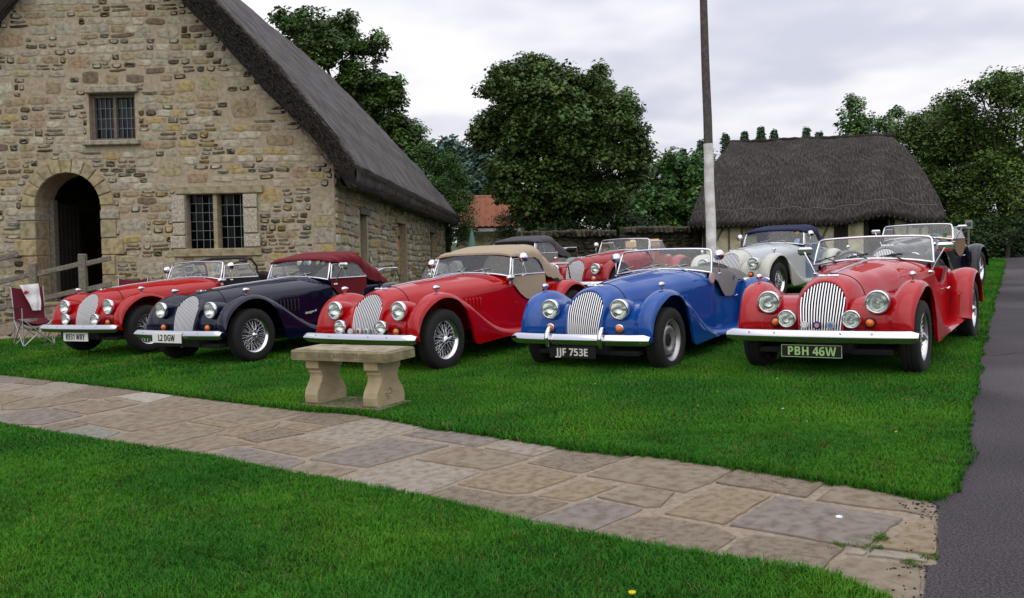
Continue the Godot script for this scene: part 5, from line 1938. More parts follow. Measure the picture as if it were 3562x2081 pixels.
func make_car_kit() -> void:
	# bonnet and scuttle
	var mb := MB.new()
	var rows := []
	for i in 33:
		rows.append(arch_row(lerp_table(BODY, lerpf(0.0, -1.45, i / 32.0))))
	mb.grid(rows)
	kit.bonnet = mb.done()
	# cowl round the grille
	mb = MB.new()
	rows = [grille_row(-0.012, -0.05), grille_row(-0.004, -0.012), grille_row(0.006, 0.0), grille_row(0.016, -0.006)]
	var g0 := grille_row(0.016, -0.006)
	var g1 := arch_row(BODY[0])
	for i in range(1, 12):
		var u := i / 11.0
		var sp := 1.0 - pow(1.0 - u, 1.9)
		var row := PackedVector3Array()
		for k in g0.size():
			row.append(Vector3(lerpf(g0[k].x, g1[k].x, sp), lerpf(g0[k].y, g1[k].y, sp), lerpf(g0[k].z, 0.012, pow(u, 1.15))))
		rows.append(row)
	mb.grid(rows)
	kit.cowl = mb.done()
	mb = MB.new()   # dark seam between cowl and bonnet
	var seam := arch_row([0.007, 0.2665, 0.36, 0.585, 0.8465])
	mb.tube(seam, 0.0035, 5)
	kit.seam = mb.done()
	# grille
	mb = MB.new()
	var back := grille_row(-0.006, -0.045)
	back.append(Vector3(0, 0.36, grille_z(0.36) - 0.045))
	rows = []
	for i in 12:
		var y := lerpf(0.36, 0.788, i / 11.0)
		var row := PackedVector3Array()
		for j in 7:
			row.append(Vector3(lerpf(-1, 1, j / 6.0) * grille_half(y), y, grille_z(y) - 0.045))
		rows.append(row)
	mb.grid(rows)
	kit.grille_back = mb.done()
	kit.slats = []
	for k in 16:
		var x := (k - 7.5) * 0.0236
		var top := 0.60 + 0.19 * sqrt(maxf(1.0 - pow(x / 0.192, 2.0), 0.0)) - 0.004
		var path := PackedVector3Array()
		for j in 9:
			var y := lerpf(0.362, top, j / 8.0)
			path.append(Vector3(x * grille_half(minf(y, 0.6)) / 0.192, y, grille_z(y) - 0.006))
		mb = MB.new()
		var bars := []
		for p in path:   # flat vanes
			var ring := PackedVector3Array()
			for q in 8:
				ring.append(p + Vector3(cos(TAU * q / 8) * 0.0062, 0, sin(TAU * q / 8) * 0.0022))
			bars.append(ring)
		mb.grid(bars, true)
		kit.slats.append(mb.done())
	# bonnet hinge strip, louvres
	mb = MB.new()
	var strip := PackedVector3Array()
	for i in 15:
		var z := lerpf(-0.01, -1.3, i / 14.0)
		strip.append(Vector3(0, lerp_table(BODY, z)[4] + 0.003, z))
	mb.tube(strip, 0.0075, 6)
	kit.strip = mb.done()
	kit.side_louvres = []
	for s in [-1.0, 1.0]:
		for k in 8:
			var z: float = -0.60 - 0.05 * k
			var b: Array = lerp_table(BODY, z)
			mb = MB.new()
			mb.tube(PackedVector3Array([Vector3(s * (b[1] - 0.006), 0.50, z), Vector3(s * (b[1] + 0.006), 0.515, z), Vector3(s * (b[1] + 0.006), 0.635, z), Vector3(s * (b[1] - 0.006), 0.65, z)]), 0.010, 6)
			kit.side_louvres.append(mb.done())
	mb = MB.new()
	for s in [-1.0, 1.0]:
		for k in 22:
			var z: float = -0.28 - 0.028 * k
			var b: Array = lerp_table(BODY, z)
			var x0: float = s * b[1] * 0.22
			var x1: float = s * b[1] * 0.55
			var r := arch_row(b)
			mb.tube(PackedVector3Array([Vector3(x0, top_y(r, x0) - 0.001, z), Vector3((x0 + x1) / 2, top_y(r, (x0 + x1) / 2) + 0.001, z), Vector3(x1, top_y(r, x1) - 0.001, z)]), 0.0055, 5)
	kit.top_louvres = mb.done()
	# wings
	for s in [-1.0, 1.0]:
		var key := "left" if s > 0 else "right"
		kit["front_wing_" + key] = front_wing(s)
		kit["rear_wing_" + key] = rear_wing(s)
		# bodyside with the cut-away door
		mb = MB.new()
		rows = []
		for i in 29:
			var z := lerpf(-1.40, -2.06, i / 28.0)
			var t := i / 28.0
			var w := lerpf(0.552, 0.588, t)
			var row := PackedVector3Array()
			var top := door_line(z)
			for k in 9:
				var f := k / 8.0
				row.append(Vector3(s * (w - 0.02 * f * f), lerpf(0.25, top, f), z))
			row.append(Vector3(s * (w - 0.045), top + 0.004, z))
			row.append(Vector3(s * (w - 0.055), top - 0.03, z))
			row.append(Vector3(s * (w - 0.06), 0.3, z))
			rows.append(row)
		mb.grid(rows, false, s > 0)
		kit["door_" + key] = mb.done()
		mb = MB.new()
		var beading := PackedVector3Array()
		for i in 27:
			var z := lerpf(-1.40, -2.06, i / 26.0)
			beading.append(Vector3(s * (lerpf(0.552, 0.588, i / 26.0) - 0.032), door_line(z) + 0.004, z))
		mb.tube(beading, 0.010, 6)
		kit["trim_" + key] = mb.done()
		mb = MB.new()
		mb.box(Vector3(s * 0.592, 0.56, -1.98), Vector3(0.03, 0.018, 0.09), 0.005)
		mb.lathe([Vector2(0.0, 0.02), Vector2(0.014, 0.016), Vector2(0.016, 0.0)], 8, Transform3D(Basis(Vector3.UP, s * PI / 2), Vector3(s * 0.585, 0.56, -2.02)))
		kit["handle_" + key] = mb.done()
		mb = MB.new()   # seams of the door
		mb.tube(PackedVector3Array([Vector3(s * 0.556, 0.80, -1.452), Vector3(s * 0.556, 0.27, -1.44)]), 0.004, 4)
		mb.tube(PackedVector3Array([Vector3(s * 0.571, 0.76, -2.05), Vector3(s * 0.591, 0.28, -2.05)]), 0.004, 4)
		kit["door_seam_" + key] = mb.done()
	# tail
	mb = MB.new()
	rows = []
	for i in 25:
		rows.append(arch_row(lerp_table(TAIL, lerpf(-2.04, -2.96, i / 24.0)), 2.8))
	mb.grid(rows)
	var last: PackedVector3Array = rows[24].duplicate()
	mb.poly(last)
	var first: PackedVector3Array = rows[0].duplicate()
	first.reverse()
	mb.poly(first)
	kit.tail = mb.done()
	mb = MB.new()
	mb.lathe([Vector2(0.0, 0.05), Vector2(0.17, 0.05), Vector2(0.20, 0.07), Vector2(0.27, 0.08), Vector2(0.315, 0.05), Vector2(0.32, 0.0), Vector2(0.3, -0.05), Vector2(0.0, -0.06)], 30, Transform3D(Basis(Vector3.UP, PI) * Basis(Vector3.RIGHT, -0.55), Vector3(0, 0.62, -2.86)))
	kit.spare = mb.done()
	# chassis: dark floor, axle and inner arches
	mb = MB.new()
	mb.box(Vector3(0, 0.25, -1.1), Vector3(0.9, 0.12, 2.5))
	mb.box(Vector3(0, 0.215, -1.18), Vector3(1.08, 0.03, 3.1))
	mb.box(Vector3(0, 0.31, 0.1), Vector3(0.46, 0.2, 0.6))
	mb.box(Vector3(0, 0.30, -2.5), Vector3(0.86, 0.24, 0.7))
	mb.tube(PackedVector3Array([Vector3(-0.64, 0.308, 0), Vector3(0.64, 0.308, 0)]), 0.035, 8)
	mb.tube(PackedVector3Array([Vector3(-0.68, 0.308, -WB), Vector3(0.68, 0.308, -WB)]), 0.045, 8)
	mb.box(Vector3(0, 0.42, -0.42), Vector3(0.7, 0.3, 0.02))
	kit.chassis = mb.done()
	# cockpit
	mb = MB.new()
	mb.box(Vector3(0, 0.73, -1.47), Vector3(1.04, 0.24, 0.06), 0.02)
	kit.dash = mb.done()
	mb = MB.new()
	var ring := PackedVector3Array()
	var wt := Transform3D(Basis(Vector3.RIGHT, -0.42), Vector3(-0.27, 0.80, -1.64))
	for k in 24:
		ring.append(wt * Vector3(cos(TAU * k / 24) * 0.18, sin(TAU * k / 24) * 0.18, 0))
	mb.tube(ring, 0.011, 6, true)
	for a in [0.0, 2.1, 4.2]:
		mb.tube(PackedVector3Array([wt * Vector3.ZERO, wt * Vector3(cos(a + 1.57) * 0.18, sin(a + 1.57) * 0.18, 0)]), 0.008, 5)
	mb.lathe([Vector2(0, 0.02), Vector2(0.04, 0.015), Vector2(0.045, 0.0)], 12, wt)
	kit.steering = mb.done()
	mb = MB.new()
	rows = []
	for i in 11:   # seat back, rounded at the top
		var y := lerpf(0.42, 0.90, i / 10.0)
		var w := 0.22 * (1.0 if i < 7 else sqrt(maxf(1.0 - pow((i - 7) / 3.6, 2.0), 0.1)))
		var row := PackedVector3Array()
		for k in 14:
			var a := TAU * k / 14
			row.append(Vector3(cos(a) * w, y, -1.99 - 0.16 * i / 10.0 + sin(a) * (0.065 if i < 10 else 0.03)))
		rows.append(row)
	mb.grid(rows, true)
	mb.poly(rows[10])
	mb.box(Vector3(0, 0.40, -1.80), Vector3(0.44, 0.12, 0.42), 0.03)
	kit.seat = mb.done()
	mb = MB.new()
	mb.box(Vector3(0, 1.0, -2.15), Vector3(0.25, 0.17, 0.075), 0.03, Basis(Vector3.RIGHT, 0.12))
	mb.box(Vector3(0, 0.9, -2.15), Vector3(0.02, 0.1, 0.015))
	kit.headrest = mb.done()
	# windscreen
	var hoop := PackedVector3Array()
	var bot := []
	for k in 9:
		var u := lerpf(-1, 1, k / 8.0)
		bot.append(screen_pt(u * 0.565, 0.0))
	for b in bot:
		hoop.append(b)
	hoop.append(screen_pt(0.5495, 0.5))
	for p in [[0.535, 0.86], [0.527, 0.94], [0.505, 0.985], [0.46, 1.0]]:
		hoop.append(screen_pt(p[0], p[1]))
	for k in range(1, 8):
		hoop.append(screen_pt(lerpf(0.46, -0.46, k / 8.0), 1.0))
	for p in [[-0.46, 1.0], [-0.505, 0.985], [-0.527, 0.94], [-0.535, 0.86], [-0.5495, 0.5]]:
		hoop.append(screen_pt(p[0], p[1]))
	mb = MB.new()
	mb.tube(hoop, 0.0125, 7, true)
	kit.screen_frame = mb.done()
	mb = MB.new()
	rows = []
	for i in 7:
		var row := PackedVector3Array()
		for j in 13:
			var v := lerpf(0.0, 0.995, i / 6.0)
			var w := lerpf(0.565, 0.53, v) if i < 6 else 0.475
			row.append(screen_pt(lerpf(-w, w, j / 12.0), v))
		rows.append(row)
	mb.slab(rows, Vector3(0, 0.001, 0.004))
	kit.screen_glass = mb.done()
	kit.wipers = []
	for x in [-0.32, 0.0, 0.32]:
		mb = MB.new()
		var p := screen_pt(x, 0.0) + Vector3(0, -0.012, 0.03)
		mb.tube(PackedVector3Array([p, p + Vector3(-0.06, 0.03, 0.012), screen_pt(x - 0.13, 0.22) + Vector3(0, 0, 0.022)]), 0.006, 5)
		mb.tube(PackedVector3Array([screen_pt(x - 0.23, 0.10) + Vector3(0, 0, 0.016), screen_pt(x - 0.03, 0.25) + Vector3(0, 0, 0.016)]), 0.005, 5)
		kit.wipers.append(mb.done())
	mb = MB.new()
	mb.box(screen_pt(0, 0.86) + Vector3(0, 0, -0.07), Vector3(0.19, 0.05, 0.02), 0.01)
	mb.tube(PackedVector3Array([screen_pt(0, 0.98), screen_pt(0, 0.86) + Vector3(0, 0, -0.07)]), 0.006, 5)
	kit.inner_mirror = mb.done()
	# lamps
	mb = MB.new()
	mb.lathe([Vector2(0.086, 0.0), Vector2(0.093, -0.02), Vector2(0.094, -0.06), Vector2(0.088, -0.13), Vector2(0.07, -0.21), Vector2(0.04, -0.28), Vector2(0.0, -0.31)], 24)
	kit.pod = mb.done()
	mb = MB.new()
	mb.lathe([Vector2(0.080, 0.012), Vector2(0.090, 0.017), Vector2(0.0975, 0.008), Vector2(0.0985, -0.018), Vector2(0.093, -0.022)], 28)
	kit.rim = mb.done()
	mb = MB.new()
	mb.lathe([Vector2(0.082, 0.008), Vector2(0.070, -0.022), Vector2(0.05, -0.045), Vector2(0.025, -0.058), Vector2(0.0, -0.062)], 24)
	mb.lathe([Vector2(0.0, -0.01), Vector2(0.012, -0.014), Vector2(0.014, -0.03), Vector2(0.012, -0.06)], 10)
	kit.bowl = mb.done()
	mb = MB.new()
	mb.lathe([Vector2(0.083, 0.010), Vector2(0.06, 0.022), Vector2(0.03, 0.029), Vector2(0.0, 0.031)], 24)
	kit.lens = mb.done()
	mb = MB.new()
	mb.lathe([Vector2(0.0, 0.028), Vector2(0.018, 0.026), Vector2(0.030, 0.017), Vector2(0.034, 0.0)], 16)
	kit.indicator = mb.done()
	mb = MB.new()
	mb.lathe([Vector2(0.034, 0.0), Vector2(0.043, 0.0), Vector2(0.045, -0.012), Vector2(0.04, -0.05), Vector2(0.0, -0.06)], 16)
	kit.indicator_base = mb.done()
	mb = MB.new()
	mb.lathe([Vector2(0.0, 0.03), Vector2(0.018, 0.026), Vector2(0.026, 0.012), Vector2(0.026, -0.02), Vector2(0.016, -0.055), Vector2(0.0, -0.07)], 14)
	mb.box(Vector3(0, -0.03, -0.01), Vector3(0.016, 0.04, 0.03), 0.004)
	kit.side_lamp = mb.done()
	# bumper
	mb = MB.new()
	rows = []
	for i in 29:
		var u := lerpf(-1.0, 1.0, i / 28.0)
		var x := u * 0.775
		var z := 0.575 - 0.052 * pow(absf(u), 3.0)
		var taper := 1.0 if absf(u) < 0.95 else lerpf(1.0, 0.62, (absf(u) - 0.95) / 0.05)
		var row := PackedVector3Array()
		for q in [[-0.04, 0.05], [-0.012, 0.0505], [0.002, 0.046], [0.022, 0.004], [0.018, -0.012], [-0.006, -0.048], [-0.014, -0.05], [-0.04, -0.045]]:
			row.append(Vector3(x, 0.365 + q[1] * taper, z + q[0]))
		rows.append(row)
	mb.grid(rows, false, true)
	kit.bumper = mb.done()
	mb = MB.new()
	for x in [-0.56, -0.34, 0.20, 0.44]:
		mb.lathe([Vector2(0.0, 0.008), Vector2(0.009, 0.005), Vector2(0.010, 0.0)], 8, Transform3D(Basis(Vector3.RIGHT, -0.8), Vector3(x, 0.393, 0.585 - 0.052 * pow(absf(x / 0.775), 3.0))))
	kit.bumper_bolts = mb.done()
	mb = MB.new()
	rows = []
	for i in 11:
		var t := i / 10.0
		var row := PackedVector3Array()
		for k in 10:
			var a := TAU * k / 10
			row.append(Vector3(cos(a) * 0.024 * (1.0 if i > 1 and i < 9 else 0.75), 0.295 + 0.19 * t, 0.592 + 0.03 * sin(t * PI) - 0.035 * t * t + sin(a) * 0.026))
		rows.append(row)
	mb.grid(rows, true)
	mb.poly(rows[10])
	kit.overrider = mb.done()
	# wheels, standing in the x = 0 plane with the outside towards +x
	var ax := Transform3D(Basis(Vector3.UP, PI / 2), Vector3.ZERO)
	mb = MB.new()
	mb.lathe([Vector2(0.198, 0.072), Vector2(0.215, 0.079), Vector2(0.245, 0.083), Vector2(0.278, 0.078), Vector2(0.294, 0.068), Vector2(0.303, 0.056), Vector2(0.308, 0.030), Vector2(0.3085, 0.022), Vector2(0.303, 0.020), Vector2(0.303, 0.012), Vector2(0.309, 0.010), Vector2(0.309, -0.010), Vector2(0.303, -0.012), Vector2(0.303, -0.020), Vector2(0.3085, -0.022), Vector2(0.308, -0.030), Vector2(0.303, -0.056), Vector2(0.294, -0.068), Vector2(0.245, -0.083), Vector2(0.198, -0.072), Vector2(0.19, 0.0), Vector2(0.198, 0.072)], 44, ax)
	kit.tyre = mb.done()
	mb = MB.new()
	mb.lathe([Vector2(0.203, 0.077), Vector2(0.207, 0.070), Vector2(0.198, 0.064), Vector2(0.186, 0.060), Vector2(0.182, 0.045), Vector2(0.168, 0.035), Vector2(0.166, 0.005), Vector2(0.17, -0.06), Vector2(0.2, -0.07)], 40, ax)
	kit.rim_wheel = mb.done()
	mb = MB.new()
	for k in 48:
		var a := TAU * k / 48
		var out_ := k % 2 == 0
		var a2 := a + (0.32 if k % 4 < 2 else -0.32)
		var p0 := Vector3(0.055 if out_ else -0.01, sin(a2) * 0.036, cos(a2) * 0.036)
		var p1 := Vector3(0.012 if out_ else 0.034, sin(a) * 0.168, cos(a) * 0.168)
		mb.tube(PackedVector3Array([p0, p1]), 0.0030, 4)
	kit.spokes = mb.done()
	mb = MB.new()
	mb.lathe([Vector2(0.038, -0.05), Vector2(0.038, 0.05), Vector2(0.042, 0.06), Vector2(0.034, 0.07), Vector2(0.018, 0.082), Vector2(0.0, 0.086)], 18, ax)
	for s in [-1.0, 1.0]:
		mb.box(Vector3(0.075, 0.045 * s, 0.0), Vector3(0.016, 0.055, 0.020), 0.004)
	kit.hub = mb.done()
	mb = MB.new()
	mb.lathe([Vector2(0.062, -0.06), Vector2(0.13, -0.055), Vector2(0.135, -0.04), Vector2(0.062, -0.035)], 24, ax)
	kit.drum = mb.done()
	mb = MB.new()   # pressed steel disc with a ring of slots
	mb.lathe([Vector2(0.165, 0.0), Vector2(0.15, 0.016), Vector2(0.135, 0.034), Vector2(0.12, 0.044), Vector2(0.10, 0.044), Vector2(0.085, 0.03), Vector2(0.07, 0.022), Vector2(0.0, 0.022)], 32, ax)
	kit.disc = mb.done()
	mb = MB.new()
	for k in 14:
		var a := TAU * k / 14
		mb.box(Vector3(0.0265, sin(a) * 0.145, cos(a) * 0.145), Vector3(0.012, 0.022, 0.022), 0.003, Basis(Vector3.RIGHT, -a))
	mb.lathe([Vector2(0.062, 0.022), Vector2(0.055, 0.030), Vector2(0.0, 0.031)], 18, ax)
	kit.disc_slots = mb.done()
	# mirrors
	mb = MB.new()
	mb.lathe([Vector2(0.0, 0.05), Vector2(0.03, 0.042), Vector2(0.052, 0.018), Vector2(0.058, -0.012), Vector2(0.054, -0.018), Vector2(0.0, -0.018)], 18, Transform3D(Basis(), Vector3(0, 0.20, 0)))
	mb.tube(PackedVector3Array([Vector3(0, 0, 0), Vector3(0.0, 0.08, 0.012), Vector3(0, 0.155, 0.0)]), 0.007, 6)
	mb.box(Vector3(0, 0.0, 0), Vector3(0.03, 0.02, 0.05), 0.005)
	kit.mirror_round = mb.done()
	mb = MB.new()
	mb.box(Vector3(0.02, 0.20, 0), Vector3(0.155, 0.085, 0.05), 0.022)
	mb.tube(PackedVector3Array([Vector3(-0.09, -0.03, 0.05), Vector3(-0.05, 0.06, 0.05), Vector3(0.02, 0.19, 0.03)]), 0.0085, 6)
	mb.box(Vector3(-0.10, -0.035, 0.05), Vector3(0.05, 0.03, 0.07), 0.01)
	kit.mirror_square = mb.done()
	# winged nose badge
	mb = MB.new()
	var zb := 0.13
	for s in [-1.0, 1.0]:
		mb.box(Vector3(0.045 * s, 0, 0), Vector3(0.08, 0.016, 0.006), 0.002)
		mb.box(Vector3(0.06 * s, 0.007, 0.001), Vector3(0.05, 0.008, 0.006), 0.002)
	mb.lathe([Vector2(0.0, 0.008), Vector2(0.014, 0.006), Vector2(0.016, -0.004)], 12)
	kit.badge = mb.done()
	mb = MB.new()
	mb.lathe([Vector2(0.0, 0.006), Vector2(0.028, 0.006), Vector2(0.033, 0.004), Vector2(0.034, -0.004)], 18)
	kit.club_badge = mb.done()
	mb = MB.new()
	mb.lathe([Vector2(0.0, 0.008), Vector2(0.019, 0.008)], 16)
	kit.club_badge_face = mb.done()
	# folding roof, side screens, cockpit cover, luggage rack, hood frame
	kit.hood = soft_top()
	for s in [-1.0, 1.0]:
		var key := "left" if s > 0 else "right"
		var f := PackedVector3Array([Vector3(s * 0.562, 0.865, -1.43), Vector3(s * 0.548, 1.045, -1.475), Vector3(s * 0.555, 1.05, -1.93), Vector3(s * 0.585, 0.855, -2.07)])
		mb = MB.new()
		for k in 4:
			mb.tube(PackedVector3Array([f[k], f[(k + 1) % 4]]), 0.0115, 5)
		mb.tube(PackedVector3Array([f[0].lerp(f[3], 0.42), f[1].lerp(f[2], 0.42)]), 0.006, 5)
		kit["side_frame_" + key] = mb.done()
		mb = MB.new()
		mb.slab([PackedVector3Array([f[0], f[3]]), PackedVector3Array([f[1], f[2]])], Vector3(0.003, 0, 0))
		kit["side_pane_" + key] = mb.done()
		mb = MB.new()
		var rr := []
		for i in 15:
			var z := lerpf(-1.43, -2.07, i / 14.0)
			var row := PackedVector3Array()
			for j in 5:
				row.append(Vector3(s * (lerpf(0.556, 0.589, i / 14.0) + 0.008 - 0.006 * j / 4.0), lerpf(door_line(z) - 0.06, 0.862 - 0.008 * i / 14.0, j / 4.0), z))
			rr.append(row)
		mb.grid(rr, false, s > 0)
		kit["side_cloth_" + key] = mb.done()
	mb = MB.new()
	rows = []
	for i in 21:
		var t := i / 20.0
		var z := lerpf(-1.47, -2.42, t)
		var row := PackedVector3Array()
		for j in 25:
			var u := lerpf(-1.0, 1.0, j / 24.0)
			var w := 0.585
			var edge := door_line(clampf(z, -2.05, -1.40)) - 0.05 if z > -2.07 else 0.74
			var top := 0.875 - 0.02 * t + 0.05 * exp(-pow((u + 0.45) / 0.2, 2.0)) * exp(-pow((t - 0.2) / 0.15, 2.0)) + 0.035 * exp(-pow((t - 0.55) / 0.12, 2.0)) - 0.05 * exp(-pow((t - 0.38) / 0.1, 2.0)) * (1.0 - u * u)
			var f := pow(absf(u), 6.0)
			row.append(Vector3(u * (w + 0.012 * f), lerpf(top, edge, f) + 0.006 * sin(t * 22.0 + u * 7.0) * (0.3 + absf(u)), z))
		rows.append(row)
	mb.grid(rows)
	kit.cover = mb.done()
	mb = MB.new()
	for s in [-1.0, 1.0]:
		mb.tube(PackedVector3Array([Vector3(0.36 * s, 0.78, -2.5), Vector3(0.36 * s, 0.90, -2.56), Vector3(0.36 * s, 0.93, -2.7), Vector3(0.36 * s, 0.92, -2.98), Vector3(0.34 * s, 0.72, -3.06)]), 0.010, 6)
	for z in [-2.62, -2.76, -2.9, -3.0]:
		mb.tube(PackedVector3Array([Vector3(-0.36, 0.925, z), Vector3(0.36, 0.925, z)]), 0.008, 6)
	kit.rack = mb.done()
	mb = MB.new()   # folded-open hood frame with black cloth rolled on it
	mb.tube(PackedVector3Array([Vector3(-0.52, 1.12, -2.02), Vector3(-0.3, 1.145, -2.02), Vector3(0.3, 1.145, -2.02), Vector3(0.52, 1.12, -2.02)]), 0.022, 7)
	for s in [-1.0, 1.0]:
		mb.tube(PackedVector3Array([Vector3(0.52 * s, 1.12, -2.02), Vector3(0.54 * s, 1.02, -2.1), Vector3(0.55 * s, 0.78, -2.12)]), 0.016, 6)
		mb.tube(PackedVector3Array([Vector3(0.54 * s, 1.04, -1.5), Vector3(0.52 * s, 1.13, -2.02)]), 0.012, 6)
	kit.hood_frame = mb.done()


func top_y(r: PackedVector3Array, x: float) -> float:
	for k in range(5, r.size() - 6):
		if r[k].x <= x and r[k + 1].x >= x:
			return lerpf(r[k].y, r[k + 1].y, (x - r[k].x) / maxf(r[k + 1].x - r[k].x, 1e-6))
	return r[r.size() / 2].y


func screen_pt(x: float, v: float) -> Vector3:
	var arch := 1.0 - (x / 0.56) * (x / 0.56)
	return Vector3(x, lerpf(0.858 + 0.05 * arch, 1.10 + 0.02 * arch, v), lerpf(-1.375 + 0.045 * arch, -1.475 + 0.03 * arch, v))


func door_line(z: float) -> float:
	var t := [[-1.40, 0.845], [-1.47, 0.80], [-1.56, 0.71], [-1.68, 0.635], [-1.80, 0.615], [-1.90, 0.64], [-1.98, 0.70], [-2.04, 0.765], [-2.06, 0.775]]
	return lerp_table(t, z)[1]


func arch_low(z: float) -> float:   # lower edge of the front wing seen from the side
	if z > 0.405:
		return 0.335
	if z > -0.415:
		return 0.315 + sqrt(maxf(0.41 * 0.41 - z * z, 0.0))
	if z > -0.46:
		return lerpf(0.33, 0.20, (-0.415 - z) / 0.045)
	return lerpf(0.195, 0.235, (-0.46 - z) / 1.6)


func front_wing(s: float) -> ArrayMesh:
	# crown line and apron line along the wing: [z, y] pairs from the front foot over the wheel to the sill
	var crown := [[0.405, 0.335], [0.42, 0.40], [0.422, 0.47], [0.405, 0.545], [0.365, 0.62], [0.30, 0.69], [0.21, 0.745], [0.11, 0.778], [0.0, 0.787], [-0.11, 0.775], [-0.22, 0.741], [-0.32, 0.693], [-0.40, 0.648], [-0.425, 0.633], [-0.455, 0.614], [-0.50, 0.584], [-0.60, 0.518], [-0.72, 0.445], [-0.86, 0.375], [-1.02, 0.322], [-1.20, 0.29], [-1.42, 0.273], [-1.7, 0.265], [-2.02, 0.262]]
	var apron := [[0.36, 0.335], [0.372, 0.40], [0.372, 0.47], [0.355, 0.545], [0.31, 0.605], [0.24, 0.645], [0.16, 0.662], [0.08, 0.668], [0.0, 0.668], [-0.10, 0.665], [-0.2, 0.655], [-0.30, 0.63], [-0.385, 0.60], [-0.42, 0.585], [-0.455, 0.568], [-0.50, 0.545], [-0.60, 0.49], [-0.72, 0.425], [-0.86, 0.36], [-1.02, 0.312], [-1.20, 0.283], [-1.42, 0.269], [-1.7, 0.262], [-2.02, 0.26]]
	var rows := []
	for k in crown.size():
		var c := Vector2(crown[k][0], crown[k][1])
		var a := Vector2(apron[k][0], apron[k][1])
		# outer edge below / inside the crown
		var e: Vector2
		if c.x > 0.0:
			var dirv := (c - Vector2(0, 0.315)).normalized()
			e = Vector2(0, 0.315) + dirv * minf(0.412, (c - Vector2(0, 0.315)).length() - 0.02)
			if c.y < 0.42:
				e = Vector2(c.x - 0.012, c.y)
		else:
			e = Vector2(c.x, minf(arch_low(c.x), c.y - 0.02))
		var xi: float = 0.20
		if c.x < 0.0:
			xi = lerp_table(BODY, c.x)[1] - 0.03
		xi = minf(xi, 0.53)
		var down := e - c
		var ln := down.length()
		var rr := minf(0.075, ln * 0.85)
		var dn := down / maxf(ln, 0.001)
		var row := PackedVector3Array()
		var add := func(x: float, p: Vector2) -> void: row.append(Vector3(s * x, p.y, p.x))
		add.call(xi, a)
		add.call(lerpf(xi, 0.50, 0.5), a)
		add.call(maxf(0.49, xi + 0.005), a)
		add.call(maxf(0.515, xi + 0.01), a.lerp(c, 0.12))
		add.call(maxf(0.54, xi + 0.015), a.lerp(c, 0.38))
		add.call(0.565, a.lerp(c, 0.7))
		add.call(0.595, a.lerp(c, 0.92))
		add.call(0.625, c)
		var xo: float = 0.748
		if c.x < -0.4:
			xo = lerpf(0.748, 0.735, clampf((-0.4 - c.x) / 0.6, 0, 1))
		if c.x > 0.2:
			xo = 0.748 - 0.03 * clampf((c.x - 0.2) / 0.2, 0, 1)
		add.call(0.652, c + dn * rr * 0.02)
		add.call(lerpf(0.66, xo, 0.5), c + dn * rr * 0.18)
		add.call(lerpf(0.66, xo, 0.82), c + dn * rr * 0.5)
		add.call(xo - 0.004, c + dn * rr)
		add.call(xo, c.lerp(e, 0.55) if ln > 0.15 else c + dn * ln * 0.93)
		add.call(xo, e + dn * -0.006)
		add.call(xo - 0.004, e)
		add.call(xo - 0.03, e - dn * 0.012)
		rows.append(row)
	# refine lengthwise
	var fine := []
	for k in rows.size() - 1:
		for q in 3:
			var t := q / 3.0
			var row := PackedVector3Array()
			for j in rows[k].size():
				var p0: Vector3 = rows[maxi(k - 1, 0)][j]
				var p1: Vector3 = rows[k][j]
				var p2: Vector3 = rows[k + 1][j]
				var p3: Vector3 = rows[mini(k + 2, rows.size() - 1)][j]
				if k >= 10 and k <= 15:
					row.append(p1.lerp(p2, t))
				else:
					row.append(p1.cubic_interpolate(p2, p0, p3, t))
			fine.append(row)
	fine.append(rows[-1])
	var mb := MB.new()
	mb.grid(fine, false, s < 0)
	return mb.done()


func rear_wing(s: float) -> ArrayMesh:
	var line := [[-1.98, 0.262], [-2.0, 0.30], [-2.015, 0.38], [-2.035, 0.47], [-2.07, 0.56], [-2.13, 0.645], [-2.22, 0.71], [-2.33, 0.742], [-2.45, 0.745], [-2.57, 0.72], [-2.68, 0.67], [-2.77, 0.60], [-2.84, 0.52], [-2.885, 0.43], [-2.91, 0.35]]
	var rows := []
	var hub := Vector2(-WB, 0.308)
	for k in line.size():
		var c := Vector2(line[k][0], line[k][1])
		var d := (c - hub)
		var dn := -d.normalized()
		var e := hub - dn * minf(0.375, d.length() - 0.03)
		if k == 0:
			e = Vector2(-2.03, 0.235)
		var ln := (e - c).length()
		dn = (e - c) / ln
		var rr := minf(0.09, ln * 0.85)
		var xb: float = 0.56 if c.x > -2.3 else lerp_table(TAIL, c.x)[1] - 0.02
		var drop := 0.05
		var row := PackedVector3Array()
		var add := func(x: float, p: Vector2) -> void: row.append(Vector3(s * x, p.y, p.x))
		add.call(xb, c + dn * drop)
		add.call(lerpf(xb, 0.66, 0.4), c + dn * drop * 0.45)
		add.call(0.64, c + dn * 0.008)
		add.call(0.685, c)
		add.call(0.73, c + dn * rr * 0.08)
		add.call(0.765, c + dn * rr * 0.3)
		add.call(0.785, c + dn * rr * 0.62)
		add.call(0.793, c + dn * rr)
		add.call(0.795, c + dn * lerpf(rr, ln, 0.6))
		add.call(0.793, e)
		add.call(0.765, e - dn * 0.012)
		rows.append(row)
	var fine := []
	for k in rows.size() - 1:
		for q in 3:
			var t := q / 3.0
			var row := PackedVector3Array()
			for j in rows[k].size():
				var p0: Vector3 = rows[maxi(k - 1, 0)][j]
				var p1: Vector3 = rows[k][j]
				var p2: Vector3 = rows[k + 1][j]
				var p3: Vector3 = rows[mini(k + 2, rows.size() - 1)][j]
				row.append(p1.cubic_interpolate(p2, p0, p3, t))
			fine.append(row)
	fine.append(rows[-1])
	var mb := MB.new()
	mb.grid(fine, false, s < 0)
	return mb.done()


